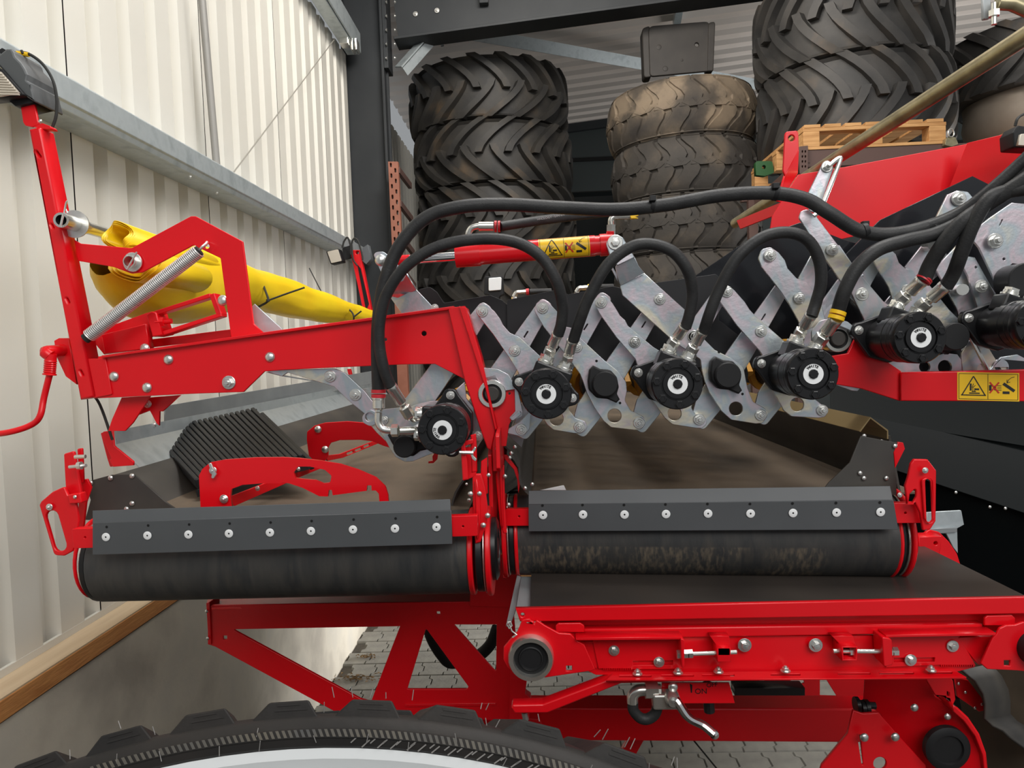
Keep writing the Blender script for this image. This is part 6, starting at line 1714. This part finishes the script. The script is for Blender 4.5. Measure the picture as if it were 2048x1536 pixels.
def ferrule(h, p, q, r, Y0, Y1=None, nut=True):
    """crimped ferrule from hose end p towards port q (pixels)"""
    Y1 = Y1 or Y0; a = W(p[0], p[1], Y0); b = q if isinstance(q, Vector) else W(q[0], q[1], Y1); d = b - a; L = d.length; d.normalize()
    M = Matrix.Translation(a) @ d.to_track_quat('Z', 'Y').to_matrix().to_4x4()
    mb = MB(); f = L / 1.0
    mb.lathe([(r, 0), (r * 1.02, f * .02), (r * 1.02, f * .10), (r * .96, f * .12), (r * .98, f * .50), (r * .9, f * .52), (r * .62, f * .56), (r * .6, f * .66)], 20, M)
    mb.build('ferrule', NICKEL, h, smooth=True)
    if nut:
        mb = MB(); mb.lathe([(r * .9, f * .64), (r * 1.05, f * .66), (r * 1.05, f * .92), (r * .95, f * .96)], 6, M); mb.lathe([(r * .75, f * .9), (r * .75, f * 1.0)], 14, M)
        mb.build('union_nut', NICKEL, h, smooth=True, angle=25)


def clip(h, p, q, r, Y, mat):
    for t in (0, .55):
        a = (p[0] + (q[0] - p[0]) * t, p[1] + (q[1] - p[1]) * t); b = (p[0] + (q[0] - p[0]) * (t + .4), p[1] + (q[1] - p[1]) * (t + .4))
        MB().tube([W(*a, Y), W(*b, Y)], r, 18).build('hose_clip', mat, h, smooth=True)


r1, r2 = .0128, .0108
h = hose('thick black hose arching from the lowest motor along the top to the right', [(757, 782, 1.42), (755, 700, 1.41), (757, 640, 1.40), (768, 570, 1.40), (797, 495, 1.40), (850, 437, 1.40), (920, 414, 1.40), (1010, 409, 1.41), (1120, 415, 1.42), (1230, 419, 1.42), (1330, 410, 1.42), (1440, 391, 1.42), (1540, 386, 1.42), (1610, 398, 1.41), (1660, 427, 1.40), (1720, 462, 1.40), (1790, 468, 1.40), (1880, 445, 1.40), (1960, 405, 1.38), (2020, 370, 1.36), (2090, 310, 1.33)], r1)
clip(h, (757, 779), (757, 796), r1 * 1.1, 1.42, REDPIP)
ferrule(h, (757, 794), (758, 838), r1 * .95, 1.42, nut=False)
MB().tube(spline([W(757, 825, 1.42), W(757, 845, 1.42), W(766, 858, 1.42), W(785, 861, 1.42)], 6), .0072, 12).build('elbow', NICKEL, h, smooth=True)
mb = MB(); M = Matrix.Translation(W(790, 861, 1.42)) @ Matrix.Rotation(math.pi / 2, 4, 'Y'); mb.lathe([(.0115, -.007), (.0125, -.006), (.0125, .006), (.0115, .007)], 6, M); mb.build('union_nut', NICKEL, h)
MB().tube([W(798, 862, 1.42), W(825, 862, 1.43), W(832, 860, 1.45), W(838, 855, 1.47)], .0088, 12).build('adapter', NICKEL, h, smooth=True)
h = hose('thin black hose looping from the lowest motor over the pivot ring', [(781, 772, 1.40), (768, 738, 1.39), (759, 690, 1.385), (760, 640, 1.38), (775, 585, 1.375), (815, 530, 1.37), (880, 492, 1.37), (960, 478, 1.37), (1030, 484, 1.37), (1080, 512, 1.37), (1112, 560, 1.375), (1125, 610, 1.39), (1123, 645, 1.40), (1116, 670, 1.41)], r2)
ferrule(h, (782, 772), (822, 836), r2 * 1.02, 1.40, 1.43)
MB().tube([W(815, 825, 1.425), W(828, 836, 1.44), W(836, 828, 1.47)], .009, 12).build('adapter', NICKEL, h, smooth=True)
ferrule(h, (1115, 668), PORTS[0][0], r2 * 1.02, 1.41)
h = hose('black hose loop from the motor beside the pivot ring to the next one', [(1147, 680, 1.41), (1160, 640, 1.39), (1180, 590, 1.375), (1215, 530, 1.37), (1260, 495, 1.37), (1300, 488, 1.37), (1345, 503, 1.37), (1375, 540, 1.375), (1385, 585, 1.39), (1380, 625, 1.40), (1371, 655, 1.41)], r2)
ferrule(h, (1145, 681), PORTS[0][1], r2 * 1.02, 1.41)
ferrule(h, (1369, 653), PORTS[1][0], r2 * 1.02, 1.41)
h = hose('black hose loop ending at the motor beside the right red plate', [(1407, 664, 1.41), (1420, 625, 1.39), (1440, 575, 1.38), (1475, 515, 1.37), (1525, 475, 1.37), (1575, 465, 1.37), (1615, 480, 1.37), (1638, 520, 1.38), (1642, 565, 1.39), (1632, 605, 1.40), (1623, 632, 1.40)], r2)
ferrule(h, (1405, 663), PORTS[1][1], r2 * 1.02, 1.41)
ferrule(h, (1622, 630), PORTS[2][0], r2 * 1.02, 1.40)
h = hose('black hose with yellow clip joining the bundle at the right', [(1676, 622, 1.40), (1690, 580, 1.385), (1715, 535, 1.38), (1755, 500, 1.38), (1810, 482, 1.385), (1870, 468, 1.385), (1930, 440, 1.37), (1980, 405, 1.36), (2090, 330, 1.32)], r1)
clip(h, (1677, 622), (1671, 640), r1 * 1.15, 1.40, DECAL)
ferrule(h, (1672, 638), PORTS[2][1], r1, 1.40)
h = hose('black hose with red clip rising steeply from the motor above the right red beam', [(1849, 558, 1.40), (1860, 530, 1.39), (1885, 490, 1.37), (1920, 448, 1.355), (1965, 415, 1.345), (2090, 335, 1.30)], r1 * 1.05)
clip(h, (1850, 556), (1845, 562), r1 * 1.15, 1.40, REDPIP)
ferrule(h, (1845, 560), PORTS[3][0], r1, 1.40)
h = hose('second hose leaving the motor above the right red beam', [(1892, 573, 1.40), (1908, 545, 1.385), (1925, 500, 1.36), (1945, 450, 1.345), (1972, 405, 1.335), (2005, 385, 1.33), (2090, 372, 1.30)], r1 * .98)
ferrule(h, (1891, 572), PORTS[3][1], r1, 1.40)
h = hose('thinner black hose joining the hose bundle at the right below the stay tube', [(1740, 470, 1.43), (1790, 475, 1.42), (1850, 455, 1.40), (1920, 425, 1.385), (1990, 372, 1.36), (2090, 280, 1.33)], r1 * .8)
# marked hose in front of the black tyres
h = thing('printed_hose', 'straight dim black hose with faint white print in front of the black tyres', 'hose', W(1060, 445, 1.52))
MB().tube(spline([W(1000, 453, 1.50), W(1080, 441, 1.55), (W(1160, 431, 1.62)), W(1260, 420, 1.75)], 6), .0098, 12).build('hose', HOSE, h, smooth=True)
lt = text('GERMAN TECHNOLOGY - DIN EN', 1083, 437.5, 1.535, 4.2, M_('faint_print', (.35, .35, .35), .6), h, 'lettering', rot=.14)
# cable ties on the thick hose
for (x, y, ang), lb in zip(((1305, 411, 0), (1551, 386, 0), (1730, 462, .5), (1868, 455, .5)), ('on the thick hose above the cylinder bracket', 'on the thick hose before the stay tube', 'where two hoses cross below the shackle strap', 'on the hose bundle at the right')):
    ti = thing('cable_tie', 'black cable tie ' + lb, 'cable tie', W(x, y, 1.4))
    d = Vector((1, 0, -.25 if ang == 0 else .2)).normalized(); c = W(x, y, 1.42 if ang == 0 else 1.40)
    mb = MB(); mb.tube([c - d * .004, c + d * .004], r1 * 1.14, 18); mb.build('strap', PLASTIC, ti, smooth=True)
    MB().box(W(x, y - 14, 1.405), (.012, .012, .010)).build('head', PLASTIC, ti, bevel=.001)

# ================================================================ FRONT WHEEL
fw = thing('machine_wheel', 'large new black tyre on a white rim in the foreground', 'wheel', (-.255, 1.06, 0))
LEAN = math.radians(30)
Rt, wd2, SC = .955, .30, 1.07
_t = W(655, 1424, .83)                     # top of the tread shoulder
CW = Matrix.Translation(_t - SC * Rt * Vector((0, math.sin(LEAN), math.cos(LEAN))) + SC * (wd2 / 2) * Vector((0, math.cos(LEAN), -math.sin(LEAN)))) @ Matrix.Rotation(math.pi / 2 - LEAN, 4, 'X') @ Matrix.Scale(SC, 4)
prof = [(.908, wd2 / 2 - .06), (.914, wd2 / 2 - .03), (.917, wd2 / 2 - .008), (.922, wd2 / 2 + .004), (.929, wd2 / 2 + .007), (.930, wd2 / 2 + .010), (.938, wd2 / 2 + .010), (.939, wd2 / 2 + .007), (.948, wd2 / 2 + .002), (.953, wd2 / 2 - .006), (Rt, wd2 / 2 - .02), (Rt + .004, .05), (Rt - .004, -.05), (.93, -wd2 / 2), (.90, -wd2 / 2 + .02)]
mb = MB(); mb.lathe(prof, 160, cap=False); mb.build('tyre', NEWTYRE, fw, smooth=True, world=CW)
mb = MB(); NLg = 66
for k in range(NLg):
    for side in (1, -1):
        a0 = 2 * math.pi * (k + (0 if side > 0 else .5)) / NLg
        v = []
        for zz, sh in ((wd2 / 2 * side * .98, 0), (wd2 / 2 * side * .5, .02 * side), (wd2 / 2 * side * .1, .04 * side)):
            for da, r_ in ((-.038, Rt - .006), (-.024, Rt + .013), (.021, Rt + .013), (.043, Rt - .006)):
                v.append(Vector((r_ * math.cos(a0 + da + sh), r_ * math.sin(a0 + da + sh), zz)))
        mb.add(v, [(4 * i + q, 4 * i + q + 1, 4 * i + 5 + q, 4 * i + 4 + q) for i in range(2) for q in range(3)] + [(0, 3, 2, 1), (8, 9, 10, 11)])
        if side > 0:                                   # raised bars on the lug face
            for q in (-.012, .010):
                for rr2 in (.004, .012):
                    pass
            zf_ = wd2 / 2 * .98 + .0015
            mb.add([Vector((r_ * math.cos(a0 + da), r_ * math.sin(a0 + da), zf_)) for da, r_ in ((-.024, Rt + .003), (.014, Rt + .003), (.014, Rt + .0052), (-.020, Rt + .0052))], [(0, 1, 2, 3)])
            mb.add([Vector((r_ * math.cos(a0 + da), r_ * math.sin(a0 + da), zf_)) for da, r_ in ((-.015, Rt + .008), (.012, Rt + .008), (.012, Rt + .0102), (-.012, Rt + .0102))], [(0, 1, 2, 3)])
o = mb.build('tread_lugs', NEWTYRE, fw, world=CW, bevel=.002); o['kind'] = 'stuff'
# fine ribbed protection band on the sidewall, dimples and moulding hairs
mb = MB(); nb = 900
for k in range(nb):
    a = 2 * math.pi * k / nb
    if not (.25 * math.pi < a < .75 * math.pi): continue
    da = .0018
    w_ = .0 * max(0, math.sin(a * 14)) 
    v = [Vector((r_ * math.cos(a + s_ + e), r_ * math.sin(a + s_ + e), wd2 / 2 + z_)) for r_, e, z_ in ((.9305 - w_, 0, .0112), (.9378 - w_, .004, .0112)) for s_ in (-da, da)]
    mb.add(v, [(0, 1, 3, 2)])
RIBB = vary(M_('sidewall_rib', (.06, .058, .055), .55), [(.05, .05, .05), (.10, .085, .06)], 20)
o = mb.build('sidewall_ribs', RIBB, fw, world=CW); o['kind'] = 'stuff'
mb = MB(); rr = random.Random(8)
for k in range(70):
    a = rr.uniform(.28, .70) * math.pi; r_ = rr.choice((.925, .934, Rt + .015, Rt + .015, Rt, .92)); zz = wd2 / 2 + (.010 if r_ < .94 else -.008)
    p = Vector((r_ * math.cos(a), r_ * math.sin(a), zz)); q = p + Vector((rr.uniform(-.004, .004) + .010 * math.cos(a), rr.uniform(.006, .011), rr.uniform(-.002, .008)))
    mb.tube([p, q], .00045, 4)
o = mb.build('moulding_hairs', M_('rubber_hair', (.22, .21, .20), .6), fw, world=CW); o['kind'] = 'stuff'
mb = MB(); rr = random.Random(5)
for k in range(70):                                    # raised slashes on the sidewall
    a = math.pi * (.30 + .19 * k / 70) + rr.uniform(-.003, .003); r_ = .9235 + .004 * (k % 2)
    mb.add([Vector(((r_ + dr) * math.cos(a + da), (r_ + dr) * math.sin(a + da), wd2 / 2 + .0082)) for dr, da in ((-.003, .004), (-.0022, .0052), (.005, -.003), (.0042, -.0042))], [(0, 1, 2, 3)])
o = mb.build('sidewall_slashes', M_('rubber_slash', (.16, .15, .14), .5), fw, world=CW); o['kind'] = 'stuff'
mb = MB(); mb.lathe([(.915, wd2 / 2 - .05), (.9235, wd2 / 2 - .010), (.920, wd2 / 2 - .000), (.910, wd2 / 2 - .003), (.897, wd2 / 2 - .03), (.872, wd2 / 2 - .05), (.85, wd2 / 2 - .09), (.3, wd2 / 2 - .12), (0, wd2 / 2 - .12)], 160)
mb.build('rim', RIMWHITE, fw, smooth=True, world=CW)
finish_curves()
# motors: copies of the first one with all their parts
for _, loc, rot, lab_ in MOT:
    copy_tree(mt, loc, lab_, rot=(0, rot, 0))
